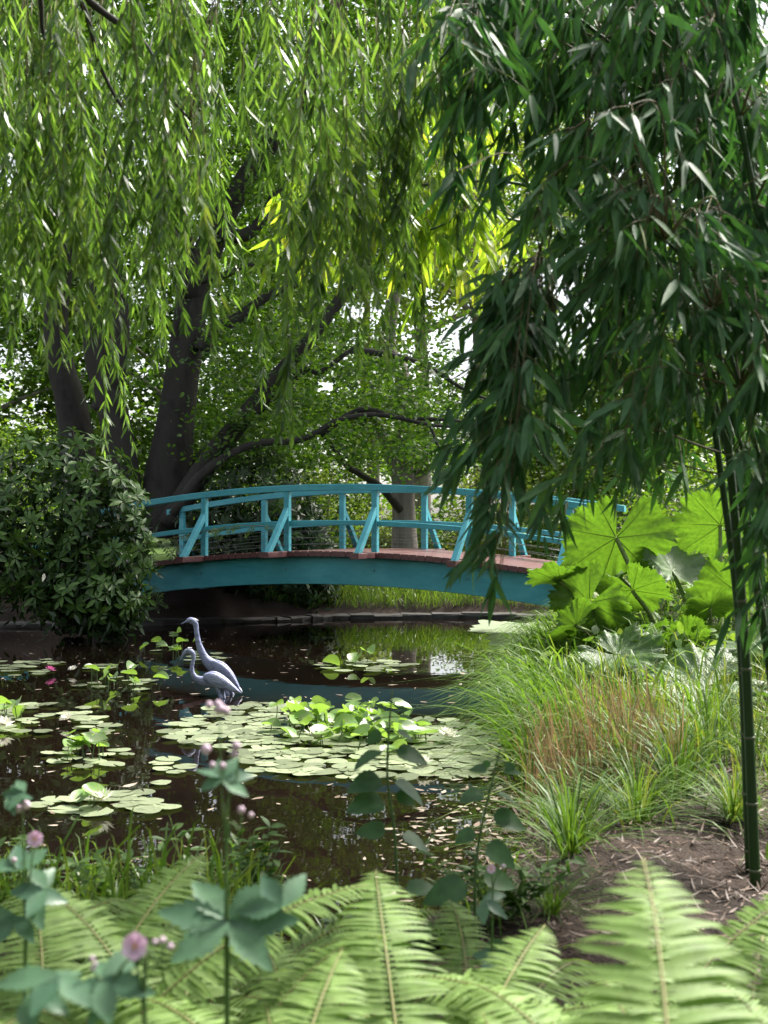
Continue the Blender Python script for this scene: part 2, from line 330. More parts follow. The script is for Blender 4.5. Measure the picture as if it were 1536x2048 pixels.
def leaves(o, d, n, L, Wd, prof, bend=0.0, fold=0.0, droop=0.0):
    """many leaves: origins o, directions d, normals n, length, half width scale; prof = [(t, w)...] rows between base and tip"""
    o = np.asarray(o, float); N = len(o); d = nrm(d); s = nrm(np.cross(d, n)); n = np.cross(s, d)
    L = np.broadcast_to(np.asarray(L, float), (N,))[:, None]; Wd = np.broadcast_to(np.asarray(Wd, float), (N,))[:, None]
    bend = np.broadcast_to(np.asarray(bend, float), (N,))[:, None]
    def c(t): return o+d*L*t+n*(bend*L*t*t)+A3(0, 0, -1)*(droop*L*t*t)
    rows = [c(0.0)[:, None]]
    for t, w in prof:
        p = c(t)
        if fold: rows.append(np.stack([p-s*Wd*w+n*Wd*w*fold, p, p+s*Wd*w+n*Wd*w*fold], 1))
        else: rows.append(np.stack([p-s*Wd*w, p+s*Wd*w], 1))
    rows.append(c(1.0)[:, None])
    V = np.concatenate(rows, 1); K = V.shape[1]; R = len(prof); f = []
    if fold:
        f += [(0, 2, 1), (0, 3, 2)]
        for r in range(R-1):
            a = 1+3*r; b = a+3
            f += [(a, a+1, b+1), (a, b+1, b), (a+1, a+2, b+2), (a+1, b+2, b+1)]
        a = 1+3*(R-1); f += [(a, a+1, K-1), (a+1, a+2, K-1)]
    else:
        f += [(0, 2, 1)]
        for r in range(R-1):
            a = 1+2*r; b = a+2; f += [(a, a+1, b+1), (a, b+1, b)]
        a = 1+2*(R-1); f += [(a, a+1, K-1)]
    f = np.array(f)
    Fc = (f[None]+np.arange(N)[:, None, None]*K).reshape(-1, 3)
    return V.reshape(-1, 3), Fc
PR_SIMPLE = [(.45, 1.0)]
PR_LANCE = [(.28, .95), (.62, .75)]
PR_LEAF = [(.2, .75), (.5, 1.0), (.8, .55)]
PR_BAMB = [(.1, .65), (.32, 1.0), (.68, .68)]
def rdir(n, rs=RS): return nrm(rs.normal(size=(n, 3)))
def blades(base, h, lean, width, face=None, rows=(.35, .7), arch=.5, rs=RS):
    """grass blades: quadratic curves from base up and over by vector lean (N,3)"""
    base = np.asarray(base, float); N = len(base); h = np.broadcast_to(h, (N,))[:, None]; w = np.broadcast_to(width, (N,))[:, None]
    c1 = base+A3(0, 0, 1)*h*(.5+arch)+lean*.25; e = base+A3(0, 0, 1)*h+lean
    if face is None: face = rs.uniform(0, 2*np.pi, N)
    hor = np.stack([np.cos(face), np.sin(face), np.zeros(N)], 1)
    def c(t): return base*(1-t)**2+c1*2*t*(1-t)+e*t*t
    rowsV = [np.stack([c(0)-hor*w*.5, c(0)+hor*w*.5], 1)]
    for t in rows: rowsV.append(np.stack([c(t)-hor*w*(1-t*.55), c(t)+hor*w*(1-t*.55)], 1))
    rowsV.append(c(1.0)[:, None])
    V = np.concatenate(rowsV, 1); K = V.shape[1]; f = []
    for r in range(len(rows)):
        a = 2*r; f += [(a, a+1, a+3), (a, a+3, a+2)]
    a = 2*len(rows); f.append((a, a+1, a+2))
    return V.reshape(-1, 3), (np.array(f)[None]+np.arange(N)[:, None, None]*K).reshape(-1, 3)
def box(c, sx, sy, sz, ax=A3(1, 0, 0), ay=A3(0, 1, 0), az=A3(0, 0, 1), ch=.006):
    """box with chamfered edges along its four long (az) corners and caps"""
    hx, hy, hz = sx/2, sy/2, sz/2; ch = min(ch, hx*.4, hy*.4)
    ring = [(hx-ch, -hy), (hx, -hy+ch), (hx, hy-ch), (hx-ch, hy), (-hx+ch, hy), (-hx, hy-ch), (-hx, -hy+ch), (-hx+ch, -hy)]
    V = []
    for z in (-hz, hz):
        for x, y in ring: V.append(c+ax*x+ay*y+az*z)
    f = [(i, (i+1) % 8, 8+(i+1) % 8, 8+i) for i in range(8)]
    f = [(a, b, d) for a, b, d, e in f]+[(a, d, e) for a, b, d, e in f]
    f += [(0, i+1, i) for i in range(1, 7)]+[(8, 8+i, 9+i) for i in range(1, 7)]
    return np.array(V), np.array(f)

# ------------------------------------------------------------------ ground, pond
POND = np.array([(-7, 5.6), (-3, 5.0), (-1.5, 4.95), (-.4, 5.0), (.3, 5.35), (.68, 6.3), (.9, 7.6), (1.0, 9), (1.1, 10.5), (1.4, 12.5), (1.9, 15), (2.5, 17.3), (3.3, 20),
                 (3.6, 21.4), (2.5, 22.1), (-.6, 22.0), (-2, 21.3), (-4, 20.6), (-6.5, 20.1), (-9, 19.3), (-11, 16), (-11, 10), (-9, 7)])
def sdist(x, y):
    P = np.stack([x, y], -1); best = np.full(x.shape, 1e9); inside = np.zeros(x.shape, bool)
    for i in range(len(POND)):
        a, b = POND[i], POND[(i+1) % len(POND)]; ab = b-a
        t = np.clip(((P-a)@ab)/(ab@ab), 0, 1); best = np.minimum(best, np.linalg.norm(P-(a+t[..., None]*ab), axis=-1))
        c = ((a[1] > y) != (b[1] > y)) & (x < (b[0]-a[0])*(y-a[1])/(b[1]-a[1]+1e-12)+a[0]); inside ^= c
    return np.where(inside, -best, best)
sm = lambda t: (lambda u: u*u*(3-2*u))(np.clip(t, 0, 1))
def gz(x, y):
    x = np.asarray(x, float); y = np.asarray(y, float); s = sdist(x, y)
    n = .035*np.sin(x*2.1+y*1.3)+.025*np.sin(x*4.7-y*3.1+1)+.015*np.sin(x*9.1+y*7.7)
    up = .02+.20*sm(s/.55)+n*sm(s/.6)+.05*sm((4.2-y)/2.5)+.68*sm((s-.15)/1.6)*sm((y-12.5)/4)*(1-.62*sm((x+1.8)/1.2)*sm((4.2-x)/1.2)*sm((y-20.5)/1.0))
    return np.where(s > 0, up, np.maximum(-.75, .02+s*.9))
def ground_at(x, y): return float(gz(np.array([x]), np.array([y]))[0])
xs = np.concatenate([[-400, -200, -100, -60, -40, -30, -22, -17, -14], np.arange(-12, 8.01, .12), [9, 11, 14, 18, 25, 40, 60, 100, 200, 400]])
ys = np.concatenate([[-200, -60, -20, -8, -3], np.arange(-1, 27.01, .12), [28.5, 31, 35, 42, 55, 80, 140, 300, 700]])
gx, gy = np.meshgrid(xs, ys, indexing='ij'); gzv = gz(gx, gy)
i, j = np.meshgrid(np.arange(len(xs)-1), np.arange(len(ys)-1), indexing='ij'); ny = len(ys)
whole(MB().add(np.stack([gx, gy, gzv], -1).reshape(-1, 3), np.stack([i*ny+j, (i+1)*ny+j, (i+1)*ny+j+1, i*ny+j+1], -1).reshape(-1, 4)), 'ground', 'ground', 'structure')
wv = [(-14, 4.5, 0), (6, 4.5, 0), (6, 24, 0), (-14, 24, 0)]
whole(MB().add(wv, [(0, 1, 2, 3)]), 'water', 'water', 'structure')

# stone edging along the far side of the pond, stone by stone
edge_pts = np.array([(3.6, 21.3), (2.5, 22.0), (-.6, 21.9), (-2, 21.2), (-4, 20.5), (-6.5, 20.0), (-9, 19.2)])
ep = spline(np.c_[edge_pts, np.zeros(len(edge_pts))], 40)
rim = bpy.data.objects.new('pond_edge', None); COL.objects.link(rim); rim.location = (0, 21, 0); ORG[rim.name] = A3(0, 21, 0); rim['kind'] = 'structure'
for k in range(len(ep)-1):
    a, b = ep[k], ep[k+1]; t = nrm(b-a); nn = A3(-t[1], t[0], 0); L = np.linalg.norm(b-a)
    if nn[1] < 0: nn = -nn
    c = (a+b)/2+nn*(.12+RS.uniform(-.03, .03)); c[2] = .012+RS.uniform(-.012, .012)
    V, f = box(c, .62+RS.uniform(-.08, .08), .12+RS.uniform(-.02, .02), L*1.0-.004, nn, A3(0, 0, 1)+.04*RS.normal(size=3), t, .03)
    part(MB().add(V+RS.normal(size=V.shape)*.008, f), 'edging_stone', 'stone', rim, False)
# gravel path beyond the bridge on the left
pp = spline([(-12, 22.6, 0), (-6, 22.9, 0), (-3.5, 23.2, 0), (-2.6, 25, 0), (-1, 29, 0), (2, 36, 0)], 40)
tt = nrm(np.gradient(pp, axis=0)); nn = np.stack([-tt[:, 1], tt[:, 0], tt[:, 2]*0], -1)
V = np.stack([pp+nn*w for w in (-.6, 0, .6)], 1); V[..., 2] = gz(V[..., 0], V[..., 1])+.03; V = V.reshape(-1, 3)
f = [(3*a+k, 3*a+k+1, 3*a+k+4, 3*a+k+3) for a in range(39) for k in range(2)]
whole(MB().add(V, f), 'path', 'path', 'structure')

# ------------------------------------------------------------------ footbridge
TH = math.radians(25); AX = A3(math.cos(TH), -math.sin(TH), 0); NF = A3(math.sin(TH), math.cos(TH), 0)
BC = A3(-.13, 18.4, 0)-AX*.74
def deck(S): return 1.258-.0203*np.asarray(S, float)**2
def BP(S, w, h): return BC+AX*S+NF*w+A3(0, 0, deck(S)+h)
def sweep(S0, S1, w0, w1, h0, h1, n=28, c=.006):
    S = np.linspace(S0, S1, n); ring = [(w0+c, h0), (w1-c, h0), (w1, h0+c), (w1, h1-c), (w1-c, h1), (w0+c, h1), (w0, h1-c), (w0, h0+c)]
    V = np.array([[BP(s, w, h) for w, h in ring] for s in S]).reshape(-1, 3); k = 8
    f = [(a*k+q, a*k+(q+1) % k, (a+1)*k+(q+1) % k, (a+1)*k+q) for a in range(n-1) for q in range(k)]
    f = [(a, b, d) for a, b, d, e in f]+[(a, d, e) for a, b, d, e in f]
    f += [(0, q+1, q) for q in range(1, 7)]+[((n-1)*k, (n-1)*k+q, (n-1)*k+q+1) for q in range(1, 7)]
    return V, f
BW = 1.85
bridge = thing('footbridge', 'arched teal wooden footbridge with red brown deck spanning the pond', 'bridge', BP(0, BW/2, -.5))
for w0 in (-.02, BW-.09):
    g = part(MB().add(*sweep(-4.25, 3.95, w0, w0+.11, -.50, -.096, 36)), 'girder', 'teal', bridge, False)
    part(MB().add(*sweep(-4.25, 3.95, w0-.018, w0+.128, -.096+.001, -.084, 36, .002)), 'flange', 'teal', g, False)
    if w0 < 0:
        for s_ in (-2.3, -.76, .73, 2.2, 3.4):
            p = BP(s_, -.02, -.27); a = np.linspace(0, 2*np.pi, 7)[:-1]
            for rad, dep in ((.02, .008), (.012, .024)):
                ringv = np.array([p+AX*math.cos(q)*rad+A3(0, 0, math.sin(q)*rad) for q in a])
                V = np.vstack([ringv+NF*.002, ringv-NF*dep]); ff = [(q, (q+1) % 6, 6+(q+1) % 6) for q in range(6)]+[(q, 6+(q+1) % 6, 6+q) for q in range(6)]+[(6, 6+q, 7+q) for q in range(1, 5)]
                part(MB().add(V, ff), 'bolt', 'bolt', g, False)
PWID = .127; NPL = 64
for k in range(NPL):
    s_ = -4.0+(k+.5)*PWID
    if s_ > 4.0: break
    tg = nrm(AX*1+A3(0, 0, -2*.0203*s_)); up = np.cross(NF, tg)*-1
    if up[2] < 0: up = -up
    c = BP(s_, BW/2, -.041+RS.uniform(-.002, .002))
    jit = RS.uniform(-.008, .008)
    V, f = box(c+NF*jit, PWID-.007, .078, BW+.24, tg, up, NF, .007)
    part(MB().add(V, f), 'plank', 'plank', bridge, False)
POSTS = [-3.9, -2.23, -.737, .74, 2.225, 3.7]
for side in (0, 1):
    wr = 0.0 if side == 0 else BW; sg = -1 if side == 0 else 1
    for s0_, s1_ in ((-4.2, -2.6), (-2.597, -.35), (-.347, 1.9), (1.903, 4.0)): part(MB().add(*sweep(s0_, s1_, wr-.055, wr+.055, .905, 1.0, 12)), 'handrail', 'teal', bridge, False)
    for s_ in POSTS:
        V, f = box(BP(s_, wr, .4525), .088, .088, .905-.002, AX, NF, A3(0, 0, 1))
        p = part(MB().add(V, f), 'post', 'teal', bridge, False)
        for h in (.10, .20, .30):
            V, f = box(BP(s_, wr-.052, h), .02, .02, .02, AX, A3(0, 0, 1), NF, .006); part(MB().add(V, f), 'bolt', 'bolt', p, False)
        # outrigger board and diagonal brace
        bw0, bw1 = (wr-.70*1, wr-.122) if side == 0 else (wr+.122, wr+.70)
        V, f = box(BP(s_, (bw0+bw1)/2, -.043), .135, .086, abs(bw1-bw0), AX, A3(0, 0, 1), NF, .006); part(MB().add(V, f), 'outrigger', 'plank', bridge, False)
        a0 = BP(s_, wr+sg*.57, .002); a1 = BP(s_, wr+sg*.055, .59); dz = nrm(a1-a0)
        V, f = box((a0+a1)/2, .085, .085, np.linalg.norm(a1-a0), AX, np.cross(dz, AX), dz, .006)
        # cut the foot level with the board
        V[:8, 2] = np.maximum(V[:8, 2], a0[2]+.001) if False else V[:8, 2]
        low = V[:8]; V[:8] = low-dz[None]*((low[:, 2]-(a0[2]+.001))/dz[2])[:, None]
        up8 = V[8:]; dn = sg*NF; tgt = ((up8-BP(s_, wr+sg*.046, 0))@dn); V[8:] = up8-dz[None]*(tgt/(dz@dn))[:, None]
        part(MB().add(V, f), 'brace', 'teal', bridge, False)
    for q in range(len(POSTS)-1):
        part(MB().add(*sweep(POSTS[q]+.0445, POSTS[q+1]-.0445, wr-.03, wr+.03, .385, .46, 8)), 'mid_rail', 'teal', bridge, False)
    for h in (.10, .20, .30):
        S = np.linspace(-3.9, 3.7, 20); part(MB().add(*tube(np.array([BP(s, wr, h) for s in S]), .0035, 5)), 'wire', 'steel', bridge)

# ------------------------------------------------------------------ trees
GAPS = [(110, 190, 45, 50), (215, 375, 30, 34), (650, 770, 26, 22), (945, 700, 42, 75), (1150, 640, 70, 110), (700, 620, 20, 20), (60, 600, 22, 40), (480, 360, 18, 25), (20, 330, 30, 40), (900, 140, 30, 40), (300, 70, 25, 25), (560, 730, 16, 16)]
GR = np.random.RandomState(77)
def open_sky(P):                                  # where the crowns leave openings
    u = CX+P[:, 0]/P[:, 1]*F; v = HY-(P[:, 2]-EYE)/P[:, 1]*F; ok = np.ones(len(P), bool)
    far = P[:, 1] > 28
    for a, b, c, d in ((905, 715, 80, 95),): ok &= ~(far & (((u-a)/c)**2+((v-b)/d)**2 < GR.uniform(.3, 1.1, len(P))))
    vf = P[:, 1] > 33
    ok &= ~(vf & (((u-880)/100)**2+((v-790)/165)**2 < GR.uniform(.5, 1.0, len(P))))
    for a, b, c, d in GAPS: ok &= ((u-a)/c)**2+((v-b)/d)**2 > GR.uniform(.25, 1.15, len(P))+.35*np.sin(np.arctan2((v-b)/d, (u-a)/c)*5+a)
    return ok
def crown(C, rad, per, size, flat=.45, rs=RS, prof=PR_SIMPLE, wid=.34, droop=.35, keep=True):
    N = len(C)*per; c = np.repeat(C, per, 0); r = np.repeat(np.broadcast_to(rad, (len(C),)), per)[:, None]
    p = c+rs.normal(size=(N, 3))*r*A3(.6, .6, .6*flat)
    if keep: p = p[open_sky(p)]
    N = len(p); d = rdir(N, rs)*A3(1, 1, .4)+A3(0, 0, -droop); n = rdir(N, rs)*.75+A3(0, 0, .8)
    L = size*rs.uniform(.7, 1.25, N)
    return leaves(p, d, n, L, L*wid, prof, bend=rs.uniform(-.1, .2, N))
def blob(c, r, n, rs=RS, shell=.55):
    d = rdir(n, rs); q = shell+(1-shell)*rs.uniform(0, 1, n)**.5
    return np.asarray(c)+d*np.asarray(r)*q[:, None]

# great beech on the far bank, several stems from one foot
beech = thing('beech_tree', 'huge dark many-stemmed tree rising behind the bridge beside the round shrub', 'tree', (-4.2, 23.4, .8))
D0 = 23.5
def limb(pts, r0, r1, name, mat, parent, d=D0, sides=10, lump=.05, n=26, pw=1.0):
    P = spline(PW(pts, d), n); t = np.linspace(0, 1, n)
    return part(MB().add(*tube(P, r0+(r1-r0)*t**pw, sides, lump=lump, seed=int(pts[0][0]))), name, mat, parent)
limb([(325, 1075), (335, 960), (345, 880), (362, 760), (378, 660), (392, 560), (430, 470), (470, 390), (530, 300), (600, 210), (640, 120), (700, -80)], .58, .12, 'trunk', 'bark', beech, sides=18, lump=.06, pw=.5)
limb([(385, 600, 23.4), (365, 480, 23.5), (352, 380, 23.6), (362, 240, 23.8), (330, 100, 24), (340, -80, 24)], .22, .10, 'limb', 'bark', beech)
limb([(262, 1075), (240, 900), (222, 800), (200, 730), (190, 640), (205, 520), (215, 400), (180, 260), (120, 120), (90, -60)], .33, .10, 'limb', 'bark', beech, 23.2)
limb([(170, 1060), (155, 900), (140, 800), (118, 720), (112, 620), (130, 500), (140, 380), (110, 230), (40, 90)], .36, .11, 'limb', 'bark', beech, 23.9)
limb([(205, 820, 23.3), (232, 740, 23.1), (240, 620, 23), (225, 520, 23)], .24, .12, 'limb', 'bark', beech)
limb([(338, 1050), (375, 985), (430, 905), (500, 820), (560, 745), (610, 690), (680, 600), (760, 480), (820, 330), (860, 180)], .24, .06, 'limb', 'bark', beech, 22.9, pw=.8)
limb([(400, 700), (430, 660), (470, 640), (540, 590), (620, 560)], .17, .05, 'limb', 'bark', beech, 23.2)
limb([(440, 470), (490, 470), (530, 430), (560, 380), (640, 330)], .15, .05, 'limb', 'bark', beech, 23.3)
limb([(400, 560), (450, 550), (500, 530), (540, 560)], .08, .03, 'limb', 'bark', beech, 23.0)
limb([(345, 1010), (390, 930), (460, 860), (530, 810), (610, 740), (640, 745), (700, 700)], .13, .04, 'limb', 'bark', beech, 23.6)
limb([(345, 1030), (400, 950), (500, 890), (600, 880), (680, 840), (760, 830), (860, 850), (960, 860), (1000, 900)], .08, .02, 'limb', 'bark', beech, 22.0)
limb([(640, 870), (720, 820), (800, 835), (900, 840), (950, 850)], .06, .02, 'limb', 'bark', beech, 22.2)
limb([(700, 700), (780, 710), (850, 730), (930, 780), (980, 800)], .07, .02, 'limb', 'bark', beech, 22.6)
limb([(860, 850), (880, 900), (910, 935)], .03, .012, 'limb', 'bark', beech, 22.0)
rs = np.random.RandomState(3)
cl = []
for (x0, x1, y0, y1, n) in [(-150, 560, -150, 420, 370), (380, 900, -150, 560, 300), (-150, 330, 380, 820, 110), (400, 1000, 640, 930, 200), (380, 640, 560, 900, 60), (480, 960, 880, 950, 30)]:
    dd = rs.uniform(21.5, 28, n); dd = np.where(rs.uniform(x0, x1, n) < 0, dd, dd); u = rs.uniform(x0, x1, n); v = rs.uniform(y0, y1, n)
    cl.append(np.stack([(u-CX)/F*dd, dd, EYE+(HY-v)/F*dd], 1))
cl = np.concatenate(cl); px_ = CX+cl[:, 0]/cl[:, 1]*F; py_ = HY-(cl[:, 2]-EYE)/cl[:, 1]*F
cl[:, 1] += 0; front = (px_ < 420) & (py_ > 380) & (cl[:, 1] < 24.6); cl = cl[~front]
cl_hi = np.stack([rs.uniform(-12, 7.5, 430), rs.uniform(20, 33, 430), rs.uniform(11.8, 16.5, 430)], 1)      # unseen crown top, made wide and thick to block the sun
part(MB().add(*crown(cl, rs.uniform(.35, .75, len(cl)), 62, .105, .32, rs, PR_LEAF[:2], .30)).add(*crown(cl_hi, 1.1, 60, .22, .5, rs, keep=False)), 'crown', 'beech', beech, kind='stuff')

# tree with a grey furrowed trunk straight behind the bridge
gt = thing('grey_trunk_tree', 'tree with furrowed grey trunk standing behind the middle of the bridge', 'tree', W(808, 1120, 30)*A3(1, 1, 0)+A3(0, 0, .9))
limb([(810, 1125), (808, 1040), (806, 960), (806, 900), (812, 820), (800, 740), (775, 690), (790, 560), (800, 400), (780, 200)], .36, .12, 'trunk', 'bark2', gt, 30, 16, .07, pw=.7)
limb([(806, 990, 30), (780, 905, 29.9), (765, 880, 29.8), (742, 800, 29.5)], .17, .07, 'limb', 'bark2', gt)
limb([(820, 960, 30), (852, 938, 30), (868, 900, 30), (900, 830, 30)], .12, .05, 'limb', 'bark2', gt)
limb([(800, 1020, 29.5), (762, 975, 29), (715, 945, 28.4), (690, 928, 28), (650, 870, 27.5)], .10, .05, 'limb', 'bark', gt)
rs = np.random.RandomState(5)
cl = np.concatenate([blob((.6, 30.5, 8.5), (4.2, 3.2, 5.2), 190, rs), blob((1.4, 29, 4.2), (2.6, 2.0, .9), 70, rs, .2), blob((-1.4, 29.5, 4.4), (1.6, 1.5, .8), 40, rs, .2)])
part(MB().add(*crown(cl, rs.uniform(.4, .8, len(cl)), 62, .13, .5, rs)), 'crown', 'bgleaf', gt, kind='stuff')

BG = [('leafy_tree', 'light green tree filling the gap behind the dark stems at the upper left edge', (-13, 37, 0), (5.5, 4, 7.0), 7.2, .30, 'bgleaf', 430),
      ('leafy_tree', 'broad green tree glimpsed between the dark stems and the slanting limb', (-6.5, 40, 0), (5.0, 4, 6.5), 7.6, .28, 'bgleaf', 380),
      ('leafy_tree', 'pale green tree far behind the grey trunk', (-.5, 46, 0), (5.5, 4, 6.5), 10.5, .3, 'bglight', 190),
      ('leafy_tree', 'bright green tree behind the right end of the bridge', (6.6, 38, 0), (3.6, 3.4, 3.4), 5.0, .26, 'bgleaf', 300),
      ('leafy_tree', 'tall tree in the shade behind the bamboo and the giant leaves', (11, 33, 0), (5.0, 4, 6.5), 8.0, .3, 'bgleaf', 240),
      ('leafy_tree', 'tall dark tree closing the view behind the many dark stems at the top left', (-10, 45, 0), (8, 4, 7), 14.0, .4, 'bgleaf', 420),
      ('leafy_tree', 'tall tree closing the view at the top behind willow and sunlit bamboo', (1.5, 51, 0), (8, 4, 6.5), 17.0, .4, 'bgleaf', 380),
      ('leafy_tree', 'yellow green tree whose top shows above the sunlit bamboo', (3.2, 42, 0), (4.2, 4, 5), 13.5, .3, 'bglight', 120)]
rs = np.random.RandomState(9)
for nm, lab, c, r, h, tr, mt, n in BG:
    g0 = ground_at(c[0], c[1]); t = thing(nm, lab, 'tree', (c[0], c[1], g0), 'trees beyond the garden')
    P = spline([A3(c[0], c[1], g0-.1), A3(c[0]+.1, c[1], h*.4), A3(c[0]-.15, c[1]+.1, h*.8), A3(c[0]+.2, c[1], h+r[2]*.5)], 14)
    part(MB().add(*tube(P, np.linspace(tr, .06, 14), 9, lump=.06)), 'trunk', 'bark2', t)
    for k in range(5):
        a = k*1.3+rs.uniform(0, 1); z = h*.55+k*.5
        part(MB().add(*tube(spline([A3(c[0], c[1], z), A3(c[0]+math.cos(a)*r[0]*.35, c[1]+math.sin(a)*r[1]*.3, z+1.2), A3(c[0]+math.cos(a)*r[0]*.75, c[1]+math.sin(a)*r[1]*.6, z+2)], 8), np.linspace(tr*.4, .03, 8), 6)), 'limb', 'bark2', t)
    cl = blob((c[0], c[1], h), r, n, rs, .5)
    part(MB().add(*crown(cl, rs.uniform(.5, 1.1, n), 62, .225, .6, rs, wid=.38)), 'crown', mt, t, kind='stuff')

# far woodland closing the garden
rs = np.random.RandomState(21); n = 520
C = np.stack([rs.uniform(-26, 30, n), rs.uniform(52, 60, n), rs.uniform(.5, 6.5, n)+np.abs(rs.normal(0, 2.2, n))], 1)
whole(MB().add(*crown(C, 1.4, 60, .34, .7, rs, wid=.4)), 'far_woodland', 'bgleaf', 'stuff', 'mass of distant green woodland behind the garden', 'woodland')

# unseen trees added behind and beside the viewer to cut sky light
n = 420; C = np.stack([rs.uniform(-22, 22, n), rs.uniform(-20, -12, n), rs.uniform(.5, 11, n)], 1); C2 = np.stack([rs.uniform(7, 11, 120), rs.uniform(-6, 6, 120), rs.uniform(1.5, 9.5, 120)], 1)
C3 = np.stack([rs.uniform(-14, -7, 160), rs.uniform(-8, 12, 160), rs.uniform(2, 11, 160)], 1)
whole(MB().add(*crown(np.concatenate([C, C2, C3]), 1.5, 60, .36, .7, rs, wid=.4, keep=False)), 'added_shade_trees', 'bgleaf', 'stuff', 'unseen trees added around the near side of the pond for shade', 'woodland')
# light shrubs in the open garden behind the bridge
SH = [('garden_shrub', 'pale yellow green shrub seen through the middle of the bridge railing', W(725, 1058, 34), (1.5, 1.1, .65), 'bglight', .11),
      ('garden_shrub', 'feathery bright green shrub just behind the grey trunk, to its right', W(900, 1060, 33), (1.4, 1.0, .7), 'bgleaf', .10),
      ('garden_shrub', 'low grey green shrub beyond the dark bush under the handrail', W(640, 1030, 36), (1.6, 1.0, 1.2), 'bglight', .11),
      ('garden_shrub', 'lime green shrub at the far end of the railing behind the bamboo tips', W(1010, 1040, 31), (1.5, 1.2, 1.4), 'bglight', .10),
      ('garden_shrub', 'rounded green shrub behind the right bridge end above the giant leaves', W(1190, 1010, 27), (1.7, 1.2, 1.3), 'bgleaf', .10),
      ('garden_shrub', 'light green shrub in the distance beyond the teal railing at the left edge', W(20, 960, 30), (1.7, 1.2, 1.5), 'bgleaf', .10),
      ('garden_shrub', 'leafy shrub between the dark stems and the bridge handrail', W(640, 960, 31), (1.6, 1.2, 1.2), 'bgleaf', .10),
      ('garden_shrub', 'shaded shrub at the right edge behind the bamboo culms', W(1460, 1060, 22), (2.0, 1.5, 1.4), 'bgleaf', .10)]
rs = np.random.RandomState(31)
for nm, lab, c, r, mt, sz in SH:
    g0 = ground_at(c[0], c[1]); t = thing(nm, lab, 'shrub', (c[0], c[1], g0), 'shrubs behind the bridge')
    mb = MB()
    for k in range(6):
        a = rs.uniform(0, 6.28); mb.add(*tube(spline([A3(c[0], c[1], g0-.05), A3(c[0]+math.cos(a)*r[0]*.3, c[1]+math.sin(a)*r[1]*.3, (c[2]+g0)/2), A3(c[0]+math.cos(a)*r[0]*.6, c[1]+math.sin(a)*r[1]*.6, c[2]+r[2]*.4)], 7), np.linspace(.035, .01, 7), 5))
    part(mb, 'stem', 'bark2', t)
    cl = np.concatenate([blob(c, r, 70, rs, .5), blob((c[0], c[1], (c[2]+g0)/2), (r[0]*.9, r[1]*.9, max(.2, (c[2]-g0)*.5)), 40, rs, .4)])
    part(MB().add(*crown(cl, .33, 60, sz, .8, rs, PR_LANCE, .28, keep=False)), 'foliage', mt, t, kind='stuff')

# ------------------------------------------------------------------ rhododendron shrubs
def whorl(rs, L, n):
    mb = MB(); a = np.arange(n)*2.4+rs.uniform(0, 6); el = rs.uniform(-.35, .45, n)
    d = np.stack([np.cos(a)*np.cos(el), np.sin(a)*np.cos(el), np.sin(el)], 1); o = d*.012
    up = np.tile(A3(0, 0, 1.0), (n, 1))+d*.1
    l = L*rs.uniform(.7, 1.1, n)
    mb.add(*leaves(o, d, up, l, l*.17, [(.18, .6), (.45, 1), (.75, .75)], bend=rs.uniform(-.35, 0, n), fold=.28))
    mb.add(*tube(spline([A3(0, 0, -.12), A3(.005, 0, -.05), A3(0, 0, .01)], 4), [.006, .005, .003], 5) if False else tube([A3(0, 0, -.16), A3(.004, 0, 0)], [.006, .003], 5), 1)
    return mb
rs = np.random.RandomState(41)
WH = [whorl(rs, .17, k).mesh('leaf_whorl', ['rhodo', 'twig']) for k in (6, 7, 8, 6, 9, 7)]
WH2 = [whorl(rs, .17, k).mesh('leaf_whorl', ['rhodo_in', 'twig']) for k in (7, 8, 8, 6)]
def look_quat(v): return Vector(v).to_track_quat('Z', 'Y').to_euler()
def rhodo(name, label, base, blobs, nw, meshes, inner, scale=1.0, seed=1):
    rs = np.random.RandomState(seed); t = thing(name, label, 'shrub', base); mb = MB()
    for b in blobs:
        for k in range(4):
            e = np.asarray(b[0])+rdir(1, rs)[0]*np.asarray(b[1])*.5
            mb.add(*tube(spline([np.asarray(base)+A3(rs.uniform(-.2, .2), rs.uniform(-.2, .2), -.1), (np.asarray(base)+e)/2+rs.normal(size=3)*.1, e], 8), np.linspace(.03, .012, 8), 6))
    part(mb, 'stems', 'bark', t)
    mb = MB()
    for b in blobs:
        C = np.asarray(b[0])+rdir(110, rs)*np.asarray(b[1])*(rs.uniform(.2, .9, 110)**.6)[:, None]
        p = np.repeat(C, 14, 0)+rs.normal(size=(1540, 3))*.12; d = rdir(1540, rs)+A3(0, -.2, 0); mb.add(*leaves(p, d, rdir(1540, rs)+A3(0, 0, .8), .15*scale, .024*scale, PR_LANCE))
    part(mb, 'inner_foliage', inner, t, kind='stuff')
    tot = sum(b[2] for b in blobs); org = np.asarray(base)
    for b in blobs:
        k = 0; n_ = int(nw*b[2]/tot)
        while k < n_:
            dv = rdir(1, rs)[0]
            if dv[1] > .35 or dv[2] < -.75: continue
            rad = np.asarray(b[1]); p = np.asarray(b[0])+dv*rad*rs.uniform(.86, 1.12); nv = nrm(dv/rad+A3(0, -.25, .35)+rs.normal(size=3)*.35)
            o = link('leaf_whorl', meshes[rs.randint(len(meshes))], t, p-org, look_quat(nv), scale*rs.uniform(.75, 1.15)); k += 1
    return t
